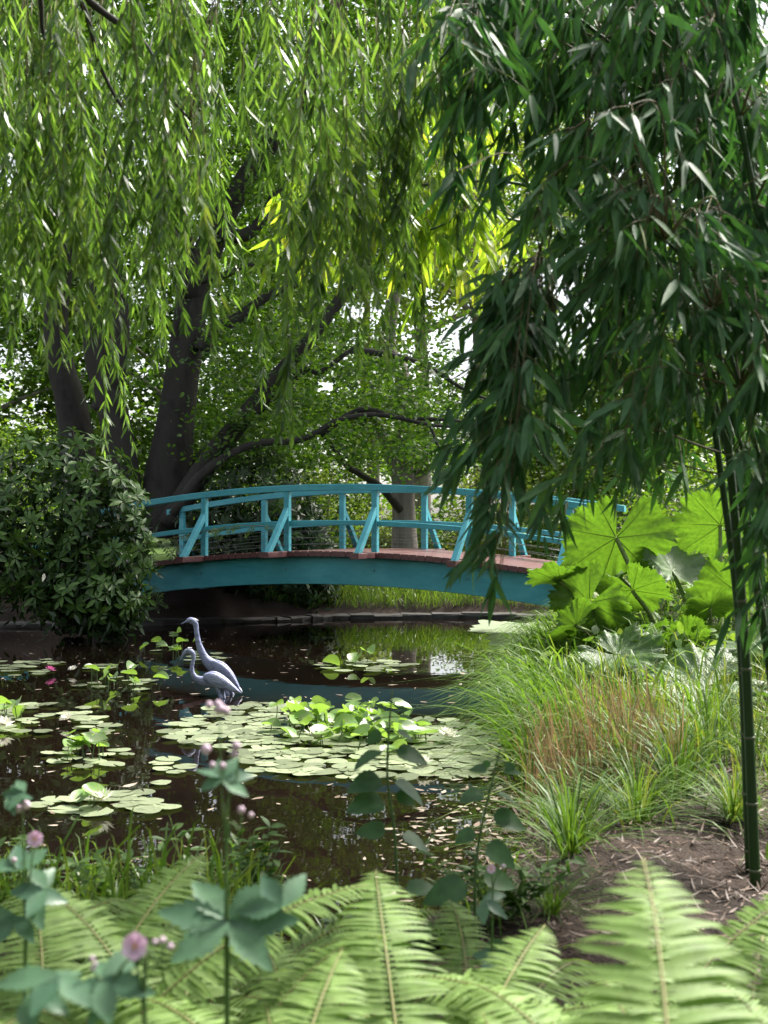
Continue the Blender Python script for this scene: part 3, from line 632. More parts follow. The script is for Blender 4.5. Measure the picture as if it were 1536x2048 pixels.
rhodo('rhododendron', 'big round glossy leaved shrub at the left bridge end, its twigs trailing over the water', (-4.6, 18.6, .15),
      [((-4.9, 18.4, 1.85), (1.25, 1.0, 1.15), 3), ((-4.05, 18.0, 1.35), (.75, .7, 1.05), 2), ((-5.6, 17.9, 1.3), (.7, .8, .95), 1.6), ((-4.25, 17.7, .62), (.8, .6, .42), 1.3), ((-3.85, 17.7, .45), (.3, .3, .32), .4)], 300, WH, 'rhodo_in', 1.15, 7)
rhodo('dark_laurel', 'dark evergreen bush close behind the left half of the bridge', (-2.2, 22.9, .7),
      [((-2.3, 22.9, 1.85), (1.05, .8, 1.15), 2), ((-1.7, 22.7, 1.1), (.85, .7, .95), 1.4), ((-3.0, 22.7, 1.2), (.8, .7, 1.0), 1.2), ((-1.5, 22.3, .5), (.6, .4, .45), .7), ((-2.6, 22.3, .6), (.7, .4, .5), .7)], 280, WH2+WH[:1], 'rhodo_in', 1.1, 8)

# wisteria strands on the left end of the railing
def compound(rs):
    mb = MB(); n = 6; L = .26; t = np.linspace(.18, .95, n)
    sp = np.stack([t*L, 0*t, -.35*L*t*t], 1); mb.add(*tube(np.vstack([[0, 0, 0], sp]), .002, 4), 1)
    for sgn in (-1, 1):
        d = np.stack([np.full(n, .45), np.full(n, sgn*1.0), np.full(n, -.35)], 1); mb.add(*leaves(sp, d, np.tile(A3(0, 0, 1), (n, 1)), rs.uniform(.06, .085, n), .013, PR_LEAF[:2]))
    mb.add(*leaves(sp[-1:], [A3(1, 0, -.6)], [A3(0, 0, 1)], .08, .014, PR_LEAF[:2]))
    return mb.mesh('compound_leaf', ['wist', 'twig'])
rs = np.random.RandomState(51); CMP = [compound(rs) for _ in range(3)]
wi = thing('climbing_vine', 'climbing vine with feathery compound leaves twisting through the left railing', 'vine', BP(-3.2, -.1, 0))
for pts in ([(-3.9, -.1, -.3), (-3.4, -.25, .1), (-2.9, -.2, .3), (-2.4, -.12, .35), (-1.7, -.1, .42), (-1.1, -.12, .4)], [(-3.7, -.15, -.2), (-3.3, -.3, .05), (-2.95, -.35, .1)], [(-3.2, -.15, -.1), (-3.1, -.2, -.45), (-3.0, -.22, -.75)]):
    P = spline([BP(*p) for p in pts], 24); part(MB().add(*tube(P, .006, 5)), 'stem', 'twig', wi)
    for k in range(3, 24, 1 if len(pts) > 5 else 3):
        if RS.rand() < .15: continue
        a = RS.uniform(0, 6.28); o = link('compound_leaf', CMP[RS.randint(3)], wi, P[k]-ORG[wi.name], (RS.uniform(.5, 1.2)*RS.choice([-1, 1]), RS.uniform(-.1, .8), -math.pi/2+RS.uniform(-1.5, 1.5)), RS.uniform(.75, 1.15))

# teal slatted railing at the far left
rl = thing('slatted_railing', 'low teal slatted railing glimpsed at the left edge behind the round shrub', 'railing', (-7.6, 23.2, ground_at(-7.6, 23.2)))
zr = EYE+(HY-1096)/F*23.2; zb = EYE+(HY-1150)/F*23.2
for z, h in ((zr, .08), (zb, .16)):
    V, f = box(A3(-7.6, 23.2, z), h, .06, 3.6, A3(0, 0, 1), A3(0, 1, 0), A3(1, 0, 0)); part(MB().add(V, f), 'rail', 'teal', rl, False)
for k in range(19):
    V, f = box(A3(-9.3+k*.19, 23.2, (zr+zb)/2+.02), .07, .03, zr-zb-.12, A3(1, 0, 0), A3(0, 1, 0), A3(0, 0, 1)); part(MB().add(V, f), 'slat', 'teal', rl, False)
for x in (-9.3, -7.5, -5.85):
    V, f = box(A3(x, 23.28, (zr+.7)/2), .09, .09, zr-.65, A3(1, 0, 0), A3(0, 1, 0), A3(0, 0, 1)); part(MB().add(V, f), 'post', 'teal', rl, False)

# ------------------------------------------------------------------ grasses on the banks (uncountable)
def scatter(n, fn, rs):                            # random points where fn(x, y) holds
    out_ = []
    while sum(len(a) for a in out_) < n:
        p = fn(rs, n); out_.append(p)
    return np.concatenate(out_)[:n]
rs = np.random.RandomState(61)
def far_bank(rs, n):
    x = rs.uniform(-2.2, 3.6, n); y = rs.uniform(21.9, 26, n); s = sdist(x, y); k = (s > .3) & (s < 3) & (rs.rand(n) < np.clip(1.2-s*.3, .2, 1)); return np.stack([x[k], y[k]], 1)
p = scatter(9000, far_bank, rs); b = np.c_[p, gz(p[:, 0], p[:, 1])-.02]; a = rs.uniform(0, 6.28, len(b)); l = rs.uniform(.05, .3, len(b))
whole(MB().add(*blades(b, rs.uniform(.10, .36, len(b)), np.c_[np.cos(a)*l, np.sin(a)*l-.06, -.05*l], rs.uniform(.004, .008, len(b)), rs=rs)), 'bank_grass', 'grass', 'stuff', 'long grass on the far bank under the bridge', 'grass')
# reeds leaning over the water from the right bank
def right_bank(rs, n):
    y = rs.uniform(7.2, 14.5, n); x = rs.uniform(.7, 3.6, n); s = sdist(x, y); k = (s > -.08) & (s < 1.5) & (y > 7.9) & (rs.rand(n) < np.clip(1.2-np.abs(s-.1)*.8, .15, 1)) & ((y < 9.3) | (s < .55)); return np.stack([x[k], y[k]], 1)
p = scatter(1500, right_bank, rs); b = np.c_[p, np.maximum(gz(p[:, 0], p[:, 1]), -.05)-.02]; n = len(b); h = rs.uniform(.15, .75, n)*np.where(p[:, 1] < 8.6, .75, 1.0)*rs.uniform(.5, 1.1, n); l = rs.uniform(.1, 1.0, n)
lean = np.c_[-l*rs.normal(.45, .6, n), l*rs.normal(-.25, .5, n), -.2*l-.15*h*rs.rand(n)]
whole(MB().add(*blades(b, h, lean, rs.uniform(.004, .0135, n), rs.normal(.3, .8, n), (.2, .45, .72), .6, rs)), 'reed_bed', 'reed', 'stuff', 'bright green reeds arching over the water from the right bank', 'reeds')
p = scatter(400, lambda rs, n: (lambda x, y: np.stack([x, y], 1)[(sdist(x, y) > -.02) & (sdist(x, y) < 1.15)])(rs.uniform(.75, 1.75, n), rs.uniform(7.0, 8.2, n)), rs)
b = np.c_[p, np.maximum(gz(p[:, 0], p[:, 1]), -.03)-.02]; n = len(b); l = rs.uniform(.02, .25, n); a = rs.uniform(0, 6.28, n)
whole(MB().add(*blades(b, rs.uniform(.2, .62, n), np.c_[np.cos(a)*l-.05, np.sin(a)*l, 0*l], rs.uniform(.0025, .005, n), rs.normal(0, .5, n), (.4, .75), .2, rs)), 'dry_reed', 'dry', 'stuff', 'dry brown reed stalks between the green reeds on the right bank', 'reeds')
p = scatter(3300, lambda rs, n: (lambda x, y: np.stack([x, y], 1)[(sdist(x, y) > -.05) & (rs.rand(n) < np.clip((y-5.5)/1.7, .05, 1))])(rs.uniform(.6, 3.6, n), rs.uniform(5.5, 11.2, n)), rs)
b = np.c_[p, np.maximum(gz(p[:, 0], p[:, 1]), -.03)-.02]; n = len(b); l = rs.uniform(.05, .5, n); a = rs.uniform(0, 6.28, n)
whole(MB().add(*blades(b, rs.uniform(.1, .66, n)*np.clip((p[:, 1]-4.8)/2.6, .45, 1)*(.7+.4*np.sin(p[:, 0]*5.3+1)*np.sin(p[:, 1]*4.1)), np.c_[np.cos(a)*l-.1, np.sin(a)*l, -.25*l], rs.uniform(.003, .0085, n), rs.normal(.2, .8, n), (.2, .45, .75), .55, rs)), 'bank_sedge', 'sedge', 'stuff', 'mixed green grass covering the right bank among the dry stalks', 'grass')
def shore_edge(rs, n):
    y = rs.uniform(8.2, 15.5, n); x = rs.uniform(.7, 3, n); s = sdist(x, y); k = (s > -.06) & (s < .4); return np.stack([x[k], y[k]], 1)
p = scatter(1100, shore_edge, rs); b = np.c_[p, np.maximum(gz(p[:, 0], p[:, 1]), -.05)-.02]; n = len(b); h = rs.uniform(.3, .75, n); l = rs.uniform(.35, 1.0, n)
whole(MB().add(*blades(b, h, np.c_[-l*rs.uniform(.5, 1.0, n), l*rs.normal(-.35, .4, n), -.35*l], rs.uniform(.003, .007, n), rs.normal(.3, .8, n), (.2, .4, .6, .8), .7, rs)), 'overhanging_reed', 'reed', 'stuff', 'thin arching grass blades trailing over the water left of the reeds', 'reeds')
# leaf litter on the right bank
p = scatter(6500, lambda rs, n: (lambda x, y: np.stack([x, y], 1)[(sdist(x, y) > -.25)])(rs.uniform(.3, 3.2, n), rs.uniform(4.0, 8.6, n)), rs); n = len(p)
o = np.c_[p, np.maximum(gz(p[:, 0], p[:, 1]), .002)+rs.uniform(.004, .03, n)]; d = rdir(n, rs)*A3(1, 1, .18)
whole(MB().add(*leaves(o, d, rdir(n, rs)*.5+A3(0, 0, 1), rs.uniform(.03, .11, n), rs.uniform(.0025, .007, n), PR_LANCE, bend=rs.uniform(-.1, .3, n))), 'leaf_litter', 'litter', 'stuff', 'dry fallen bamboo leaves littering the right bank', 'leaf litter')
# flecks and leaves drifting on the pond
p = scatter(1000, lambda rs, n: (lambda x, y: np.stack([x, y], 1)[(sdist(x, y) < -.05)])(rs.uniform(-6, 2.5, n), 5.6+rs.rand(n)**1.3*14, ), rs); n = len(p)
p2 = scatter(420, lambda rs, n: (lambda x, y: np.stack([x, y], 1)[(sdist(x, y) < .02) & (sdist(x, y) > -.7)])(rs.uniform(-.4, 1.2, n), rs.uniform(6.2, 10, n)), rs); p = np.concatenate([p, p2]); n = len(p)
o = np.c_[p, np.full(n, .006)+rs.uniform(0, .006, n)]; d = rdir(n, rs)*A3(1, 1, .02); L = rs.uniform(.012, .07, n)*np.where(rs.rand(n) < .15, 1.7, 1)
whole(MB().add(*leaves(o, d, np.tile(A3(0, 0, 1), (n, 1)), L, L*rs.uniform(.1, .32, n), PR_LANCE, bend=rs.uniform(0, .15, n))), 'floating_leaves', 'fleck', 'stuff', 'small pale fallen leaves drifting on the dark water', 'leaves')
# duckweed mat in the far right corner
a = np.linspace(0, 2*np.pi, 60); rr = 1+.16*np.sin(a*3+1)+.09*np.sin(a*7)+.06*np.sin(a*13)+.05*RS.normal(size=60)
V = np.c_[2.15+np.cos(a)*rr*.78, 18.9+np.sin(a)*rr*2.3, np.full(60, .005)]; V = np.vstack([V, [[2.15, 18.9, .005]]])
whole(MB().add(V, [(60, k, (k+1) % 60) for k in range(59)]), 'duckweed', 'duckweed', 'stuff', 'pale mat of duckweed on the water below the right bridge end', 'duckweed')

# ------------------------------------------------------------------ water lilies
def pad_mesh(rs, seg=20):
    a0 = .16; a = np.linspace(a0, 2*np.pi-a0, seg); r = 1+.06*np.sin(a*3+rs.uniform(0, 6))+.04*np.sin(a*5+rs.uniform(0, 6))+.03*rs.normal(size=seg)
    V = [(0, 0, .004)]; wob = rs.uniform(0, 6)
    for q in (.55, 1.0):
        for k in range(seg): V.append((math.cos(a[k])*r[k]*q, math.sin(a[k])*r[k]*q, .015*q*math.sin(a[k]*2+wob)+(.016*max(0, math.sin(a[k]*3+wob*2)) if q == 1 else 0)))
    f = [(0, 1+k, 2+k) for k in range(seg-1)]+[(1+k, 1+seg+k, 2+seg+k) for k in range(seg-1)]+[(1+k, 2+seg+k, 2+k) for k in range(seg-1)]
    return MB().add(V, f).mesh('lily_pad', ['pad'])
def raised_mesh(rs, seg=18):
    a0 = .2; a = np.linspace(a0, 2*np.pi-a0, seg); fold = rs.uniform(.25, .7); V = [(0, 0, 0)]; ph = rs.uniform(0, 6)
    for q in (.4, .75, 1.0):
        for k in range(seg):
            x, y = math.cos(a[k])*q, math.sin(a[k])*q; V.append((x, y*(1-.25*fold), fold*abs(y)**1.4*.8+.12*q*q*math.sin(a[k]*2+ph)))
    f = [(0, 1+k, 2+k) for k in range(seg-1)]
    for q in range(2):
        b = 1+q*seg; f += [(b+k, b+seg+k, b+seg+k+1) for k in range(seg-1)]+[(b+k, b+seg+k+1, b+k+1) for k in range(seg-1)]
    return MB().add(V, f).mesh('lily_leaf', ['lily_leaf'])
rs = np.random.RandomState(71)
PADS = [pad_mesh(rs) for _ in range(6)]; RAISED = [raised_mesh(rs) for _ in range(6)]
def lily_flower(mat):
    mb = MB()
    for ring, (n, el, L) in enumerate([(8, .25, .075), (8, .65, .07), (7, 1.05, .055)]):
        a = np.arange(n)*2*np.pi/n+ring*.4; d = np.stack([np.cos(a)*math.cos(el), np.sin(a)*math.cos(el), np.full(n, math.sin(el))], 1)
        mb.add(*leaves(d*.008+A3(0, 0, .015), d, np.stack([-np.cos(a)*math.sin(el), -np.sin(a)*math.sin(el), np.full(n, math.cos(el))], 1), L, .015, PR_LEAF, bend=.15, fold=.3))
    return mb.mesh('flower', [mat])
FLW, FLP = lily_flower('white_petal'), lily_flower('pink_petal')
ce = MB(); a = np.arange(26)*2.4; rr = np.sqrt(np.arange(26)/26)*.016
ce.add(*leaves(np.c_[np.cos(a)*rr, np.sin(a)*rr, np.full(26, .02)], np.c_[np.cos(a)*.5, np.sin(a)*.5, np.ones(26)], np.c_[-np.cos(a), -np.sin(a), np.zeros(26)], .025, .003, PR_SIMPLE))
FLC = ce.mesh('stamens', ['yellow'])
PADN = [0]; PLACED = []
def pad_spots(rs, poly_fn, n, rmin, rmax, tries=9000, ov=.5):
    out_ = []
    for _ in range(tries):
        if len(out_) >= n: break
        x, y = poly_fn(rs); r = rs.uniform(rmin, rmax)*.72
        if sdist(np.array([x]), np.array([y]))[0] > -.05: continue
        if all((x-a)**2+(y-b)**2 > ((r+c)*ov)**2 for a, b, c in out_): out_.append((x, y, r))
    return out_
def lily_clump(label, ells, n_pad, raised, flowers, rmin=.08, rmax=.14, seed=0, h=(.04, .16)):
    """ells: (px0, px1, py0, py1) boxes of the photograph in which pads lie on the water; raised: (px, py, n, spread x px, spread y px)"""
    rs = np.random.RandomState(seed)
    def water(px, py): d = F*EYE/(py-HY); return (px-CX)/F*d, d
    x0, x1, y0, y1 = ells[0]; c = water((x0+x1)/2, (y0+y1)/2); t = thing('water_lily', label, 'water lily', (c[0], c[1], 0), 'water lilies on the pond')
    area = [(b[1]-b[0])*(b[3]-b[2]) for b in ells]; area = np.array(area)/sum(area)
    def fn(rs):
        b = ells[rs.choice(len(ells), p=area)]
        while True:
            u, v = rs.uniform(-1, 1, 2)
            if u*u+v*v < 1: break
        return water((b[0]+b[1])/2+u*(b[1]-b[0])/2, (b[2]+b[3])/2+v*(b[3]-b[2])/2)
    for x, y, r in pad_spots(rs, fn, n_pad, rmin, rmax):
        PADN[0] += 1
        link('lily_pad', PADS[rs.randint(6)], t, (x-c[0], y-c[1], .010+(PADN[0] % 7)*.0022), (rs.normal(0, .03), rs.normal(0, .03), rs.uniform(0, 6.28)), r)
    for px, py, n, sx, sy in raised:
        for k in range(n):
            x, y = water(px+rs.normal(0, sx*.5), py+rs.normal(0, sy*.5)); z = rs.uniform(*h); r = rs.uniform(rmin*.6, rmax*.68)
            link('lily_leaf', RAISED[rs.randint(6)], t, (x-c[0], y-c[1], z), (rs.normal(0, .35), rs.normal(0, .35), rs.uniform(0, 6.28)), r)
            part(MB().add(*tube(spline([A3(x+rs.normal(0, .05), y+rs.normal(0, .05), -.1), A3(x, y, z*.5), A3(x, y, z)], 5), .004, 5)), 'leaf_stalk', 'stem', t)
    for px, py, mesh, sc in flowers:
        x, y = water(px, py); o = link('flower', mesh, t, (x-c[0], y-c[1], .035), (rs.normal(0, .15)-.25, rs.normal(0, .15), rs.uniform(0, 6)), sc)
        link('stamens', FLC, o)
    return t
lily_clump('largest raft of lily pads with heaped green leaves and white flowers in mid pond', [(470, 1010, 1432, 1562), (335, 560, 1434, 1498), (410, 620, 1408, 1446), (820, 1010, 1450, 1560)], 290,
           [(680, 1460, 62, 160, 28), (770, 1480, 34, 100, 24), (610, 1448, 12, 60, 12)], [(628, 1490, FLW, 1.35), (742, 1448, FLW, 1.3), (588, 1425, FLW, 1.1), (895, 1490, FLW, 1.35), (848, 1540, FLW, .9)], .095, .155, 1)
lily_clump('band of flat lily pads with one pink flower far left beyond the others', [(-120, 240, 1320, 1350), (-60, 120, 1322, 1358)], 30, [], [(99, 1350, FLP, .9), (147, 1348, FLW, .8)], .10, .17, 2)
lily_clump('tall pale lotus-like lily leaves standing above the water left of the herons', [(140, 350, 1355, 1385)], 9, [(238, 1375, 12, 80, 12)], [], .09, .13, 3, (.08, .20))
lily_clump('raft of flat lily pads with a white bud at the left edge of the pond', [(-140, 215, 1408, 1470), (160, 225, 1440, 1470)], 44, [(30, 1440, 4, 30, 8)], [(136, 1450, FLW, .9), (8, 1462, FLW, 1.1)], .10, .16, 4)
lily_clump('small lily plant with bright lifted leaves nearest the left weeds', [(80, 262, 1495, 1538)], 13, [(170, 1512, 13, 60, 16)], [], .08, .13, 5, (.05, .15))
lily_clump('lily pads with a white flower at the near left shore behind the grass', [(60, 385, 1588, 1636)], 20, [(160, 1615, 3, 40, 10)], [(205, 1620, FLW, 1.2)], .09, .14, 6)
lily_clump('cluster of raised lily leaves on thin stalks behind the tall heron', [(300, 470, 1295, 1325)], 9, [(350, 1310, 11, 60, 10)], [], .09, .13, 7, (.10, .24))
lily_clump('thin line of flat lily pads far out below the grey trunk reflection', [(640, 840, 1322, 1346)], 20, [(720, 1333, 3, 60, 4)], [], .10, .17, 8)
lily_clump('few scattered lily pads between the near left shore and the largest raft', [(305, 400, 1510, 1585), (420, 540, 1535, 1560)], 9, [], [], .09, .13, 9)
lily_clump('lone lily pads floating just left of the front heron', [(165, 225, 1445, 1465), (270, 350, 1368, 1374)], 4, [], [], .08, .12, 10)

# ------------------------------------------------------------------ herons
def heron(label, d, spine, legs, crest, wing, beak_n):
    """spine: (px, py, radius px); a continuous body from the beak over head, neck and back to the tail"""
    base = W(legs[0][0][0], legs[0][-1][1], d); t = thing('heron_sculpture', label, 'sculpture', (base[0], d, 0)); k = d/F
    P = np.array([W(s[0], s[1], d) for s in spine]); R = np.array([s[2] for s in spine])*k*.86
    n = 64; Ps = spline(P, n); Rs = np.maximum(spline(np.c_[R, R, R], n)[:, 0], .0015)
    V, f = tube(Ps, Rs, 14, flat=.78)
    body = part(MB().add(V, f), 'body', 'heron', t)
    # folded wings, one on each flank
    for s in (-1, 1):
        Pw = np.array([W(w[0], w[1], d) for w in wing]); Pw[:, 1] += s*np.array([w[3] for w in wing])*k; Pw = spline(Pw, 16); Rw = spline(np.c_[[w[2] for w in wing]]*np.ones((1, 3)), 16)[:, 0]*k
        Vw, fw = tube(Pw, Rw, 10, flat=.34); part(MB().add(Vw, fw), 'wing', 'heron', t)
    tw = [wing[-2], wing[-1]]; a, b = W(tw[0][0]+4, tw[0][1]+5, d), W(tw[1][0]+2, tw[1][1]+2, d)
    part(MB().add(*tube(spline([a, (a+b)/2, b], 8), np.array([.5, 3.2, 4.4, 4.8, 4.6, 4, 2.6, .5])*k, 10, flat=.6)), 'tail', 'heron_pale', t)
    for q, L in enumerate(legs):
        Pl = np.array([W(x, y, d+(-.03 if q else .03)) for x, y in L]); Pl = np.vstack([Pl, Pl[-1]*A3(1, 1, 0)+A3(0, 0, -.3)])
        part(MB().add(*tube(spline(Pl, 16), np.linspace(4.2, 2.0, 16)*k*np.array([1.6, 1.3]+[1]*4+[1.25, 1.35, 1.2]+[1]*7), 8)), 'leg', 'heron', t)
    part(MB().add(*tube(spline([W(x, y, d) for x, y in crest], 6), np.linspace(2.6, .4, 6)*k, 6)), 'crest', 'heron_pale', t)
    for s in (-1, 1):
        e = W(spine[beak_n][0]-3, spine[beak_n][1]-1, d)+A3(0, s*spine[beak_n][2]*.72*k, 0); a = rdir(1)[0]
        part(MB().add(*tube([e-A3(0, s*.004, 0), e+A3(0, s*.003, 0)], [1.6*k, 1.2*k], 8)), 'eye', 'dark_stem', t)
heron('taller grey blue heron sculpture with its head raised, behind the other one', 12.3,
      [(362, 1248, .5), (371, 1244, 2.2), (378, 1241, 6.5), (385, 1242, 7.6), (391, 1248, 6.5), (393, 1262, 5.6), (396, 1282, 6.6), (402, 1300, 8), (410, 1316, 10), (421, 1328, 14), (436, 1340, 15.5), (450, 1352, 13), (464, 1366, 8.5), (475, 1377, 4), (481, 1382, 1)],
      [[(447, 1358), (458, 1376), (466, 1392), (467, 1400)], [(440, 1358), (450, 1376), (456, 1390), (458, 1400)]], [(388, 1238), (393, 1240), (397, 1241)],
      [(424, 1322, 4, 10), (440, 1335, 11, 11), (456, 1352, 11, 8.5), (470, 1370, 7, 5), (482, 1384, 1.5, 2)], 3)
heron('lower grey blue heron sculpture with its beak pointing down, in front of the other one', 11.8,
      [(360, 1321, .5), (365, 1311, 2.4), (371, 1304, 5.2), (378, 1302, 6.6), (385, 1306, 5.8), (387, 1316, 4.6), (384, 1332, 4.6), (385, 1346, 5.6), (393, 1357, 8), (406, 1362, 12), (422, 1361, 16.5), (438, 1363, 16), (454, 1370, 11.5), (468, 1378, 7), (478, 1384, 3), (482, 1386, 1)],
      [[(440, 1370), (446, 1384), (447, 1398), (447, 1405)], [(432, 1370), (438, 1386), (443, 1398), (444, 1405)]], [(376, 1297), (380, 1296), (384, 1295)],
      [(408, 1352, 5, 10), (424, 1356, 13, 12.5), (442, 1364, 12, 10), (460, 1374, 8, 6), (476, 1383, 2, 3)], 3)

# ------------------------------------------------------------------ giant rhubarb
def gunnera_leaf(rs, R):
    na, nr = 161, 26; a0 = .22; a = np.linspace(a0, 2*np.pi-a0, na); lobes = 7
    ph = (a-np.pi)/(np.pi-a0)*(lobes/2)
    lob = np.abs(np.cos(np.pi*(ph)))            # lobe tips where ph is an integer
    jl = np.interp(a, np.linspace(0, 2*np.pi, 15), rs.uniform(.9, 1.08, 15))
    tooth = np.abs(((a*11+rs.uniform(0, 1)) % 1)-.5)*2
    env = (.80+.14*lob**.8+.11*tooth+.03*rs.normal(size=na))*jl*(1+.10*np.cos(a-np.pi))
    pf = np.abs(ph-np.round(ph)); V, att = [], []
    cup = rs.uniform(.08, .3); wv = rs.uniform(0, 6)
    ts = np.linspace(.03, 1, nr)
    for t in ts:
        r = R*t*(env*t+(1-t)*.9)
        v1 = np.clip(1-pf*t*26, 0, 1); q2 = (t*6.5-pf*t*5.5) % 1.0; v2 = np.clip(1-np.minimum(q2, 1-q2)*9, 0, 1)*(pf*t > .02)*.9
        puck = .010*np.sin(q2*np.pi)*t+.012*np.clip(pf*t*8, 0, 1)
        z = R*(cup*t**1.6+.10*t*t*np.sin(a*3+wv)+.075*t**3*np.sin(a*8+wv*2)+.035*t**4*np.sin(a*23)-puck-.10*t*t*(t > .8)*(t-.8)*3)
        V.append(np.c_[np.cos(a)*r, np.sin(a)*r, z]); att.append(np.maximum(v1, v2))
    V = np.concatenate(V); att = np.concatenate(att); i, j = np.meshgrid(np.arange(nr-1), np.arange(na-1), indexing='ij')
    f = np.stack([i*na+j, i*na+j+1, (i+1)*na+j+1, (i+1)*na+j], -1).reshape(-1, 4)
    V = np.vstack([V, [0, 0, 0]]); att = np.r_[att, 1]; k = len(V)-1
    mb = MB(); mb.add(V, np.concatenate([np.concatenate([f[:, [0, 1, 2]], f[:, [0, 2, 3]]])[:, ::-1], np.array([(k, q, q+1) for q in range(na-1)])]), 0, att)
    # raised ribs beneath, one for each lobe
    for q in range(-3, 4):
        an = np.pi+q*(np.pi-a0)/(lobes/2)*1.0; idx = int(np.argmin(abs(a-an))); ribs = V[:-1].reshape(nr, na, 3)[:, idx]-A3(0, 0, .006*R)
        mb.add(*tube(ribs, np.linspace(.010, .002, nr)*R, 4), 1)
    return mb
gun = thing('giant_rhubarb', 'giant rhubarb plant with huge veined leaves on thick stalks at the right bridge end', 'plant', (2.75, 12.6, ground_at(2.75, 12.6)))
rs = np.random.RandomState(81); GM = [gunnera_leaf(rs, 1.0).mesh('leaf', ['gunnera', 'gunnera_stalk'], attr='vein') for _ in range(5)]
GL = [  # leaf centre (px, py, d), radius m, the normal the blade faces, spin, stalk foot (px, py)
    ((1232, 1075, 12.6), .60, (-.15, .80, .55), 1.6, (1345, 1330, 12.4)), ((1345, 1140, 12.9), .50, (.5, -.45, .75), 3.9, (1420, 1330, 12.6)),
    ((1180, 1205, 11.9), .46, (.55, .75, .35), 2.3, (1300, 1330, 12.2)), ((1120, 1160, 12.0), .34, (-.1, .35, .9), 2.6, (1290, 1320, 12.2)),
    ((1265, 1180, 12.1), .38, (.2, .6, .75), 1.2, (1330, 1330, 12.3)), ((1410, 1375, 10.1), .55, (-.1, -.42, .9), .6, (1400, 1440, 11.2)),
    ((1235, 1310, 10.9), .40, (-.2, -.4, .9), 2.9, (1330, 1360, 12.0)), ((1375, 1275, 11.6), .24, (0, .7, .6), 4.2, (1390, 1350, 11.8)),
    ((1290, 1265, 11.6), .26, (-.3, .2, .9), 1.0, (1340, 1340, 11.9)), ((1470, 1180, 12.4), .52, (-.2, .6, .7), 2.0, (1480, 1350, 12.2)),
    ((1440, 1050, 13.6), .52, (.1, .75, .6), 4.0, (1440, 1330, 12.9)), ((1300, 1350, 10.9), .30, (.1, -.3, .9), 5.0, (1340, 1370, 11.8)),
    ((1500, 1290, 11.2), .40, (-.3, -.2, .9), 2.2, (1490, 1380, 11.6)), ((1150, 1250, 11.5), .30, (-.5, .5, .6), 2.8, (1290, 1350, 12.0)),
    ((1420, 1215, 12.0), .26, (.0, .6, .7), 5.6, (1420, 1340, 12.2)), ((1230, 1140, 13.2), .36, (-.2, -.3, .9), .4, (1360, 1320, 12.7))]
for k, (c, R, nv, spin, foot) in enumerate(GL):
    P = W(*c); ft = W(*foot); ft[2] = ground_at(ft[0], ft[1])-.03
    q = Vector(nv).to_track_quat('Z', 'Y') @ Euler((0, 0, spin)).to_quaternion()
    o = link('leaf', GM[k % 5], gun, P-ORG[gun.name], q.to_euler(), R)
    mid = (P+ft)/2+A3(rs.uniform(-.06, .06), 0, .08); S = spline([ft, mid, P-nrm(np.array(nv))*.01], 18)
    mb = MB().add(*tube(S, np.linspace(.032, .018, 18)*(.6+R), 8))
    nsp = 60; ii = rs.randint(0, 17, nsp); mb.add(*leaves(S[ii]+rdir(nsp, rs)*.005, rdir(nsp, rs)*A3(1, 1, .3), rdir(nsp, rs), .045, .006, PR_SIMPLE))
    part(mb, 'leaf_stalk', 'gunnera_stalk', gun)
# leafy ground plants under and around it
rs = np.random.RandomState(83); n = 2600
p = scatter(n, lambda rs, n: (lambda x, y: np.stack([x, y], 1)[(sdist(x, y) > .1)])(rs.uniform(1.3, 5.0, n), rs.uniform(11, 18.5, n)), rs)
o = np.c_[p, gz(p[:, 0], p[:, 1])+rs.uniform(.02, .5, len(p))]
whole(MB().add(*leaves(o, rdir(n, rs)*A3(1, 1, .5)+A3(0, -.2, .2), rdir(n, rs)*.5+A3(0, 0, 1), rs.uniform(.08, .22, n), rs.uniform(.03, .06, n), PR_LEAF, droop=.3)).add(*blades(np.c_[p, gz(p[:, 0], p[:, 1])], rs.uniform(.2, .6, n), rdir(n, rs)*A3(.3, .3, 0), rs.uniform(.005, .012, n), rs=rs)), 'undergrowth', 'reed', 'stuff', 'mixed light green undergrowth below the giant rhubarb', 'undergrowth')

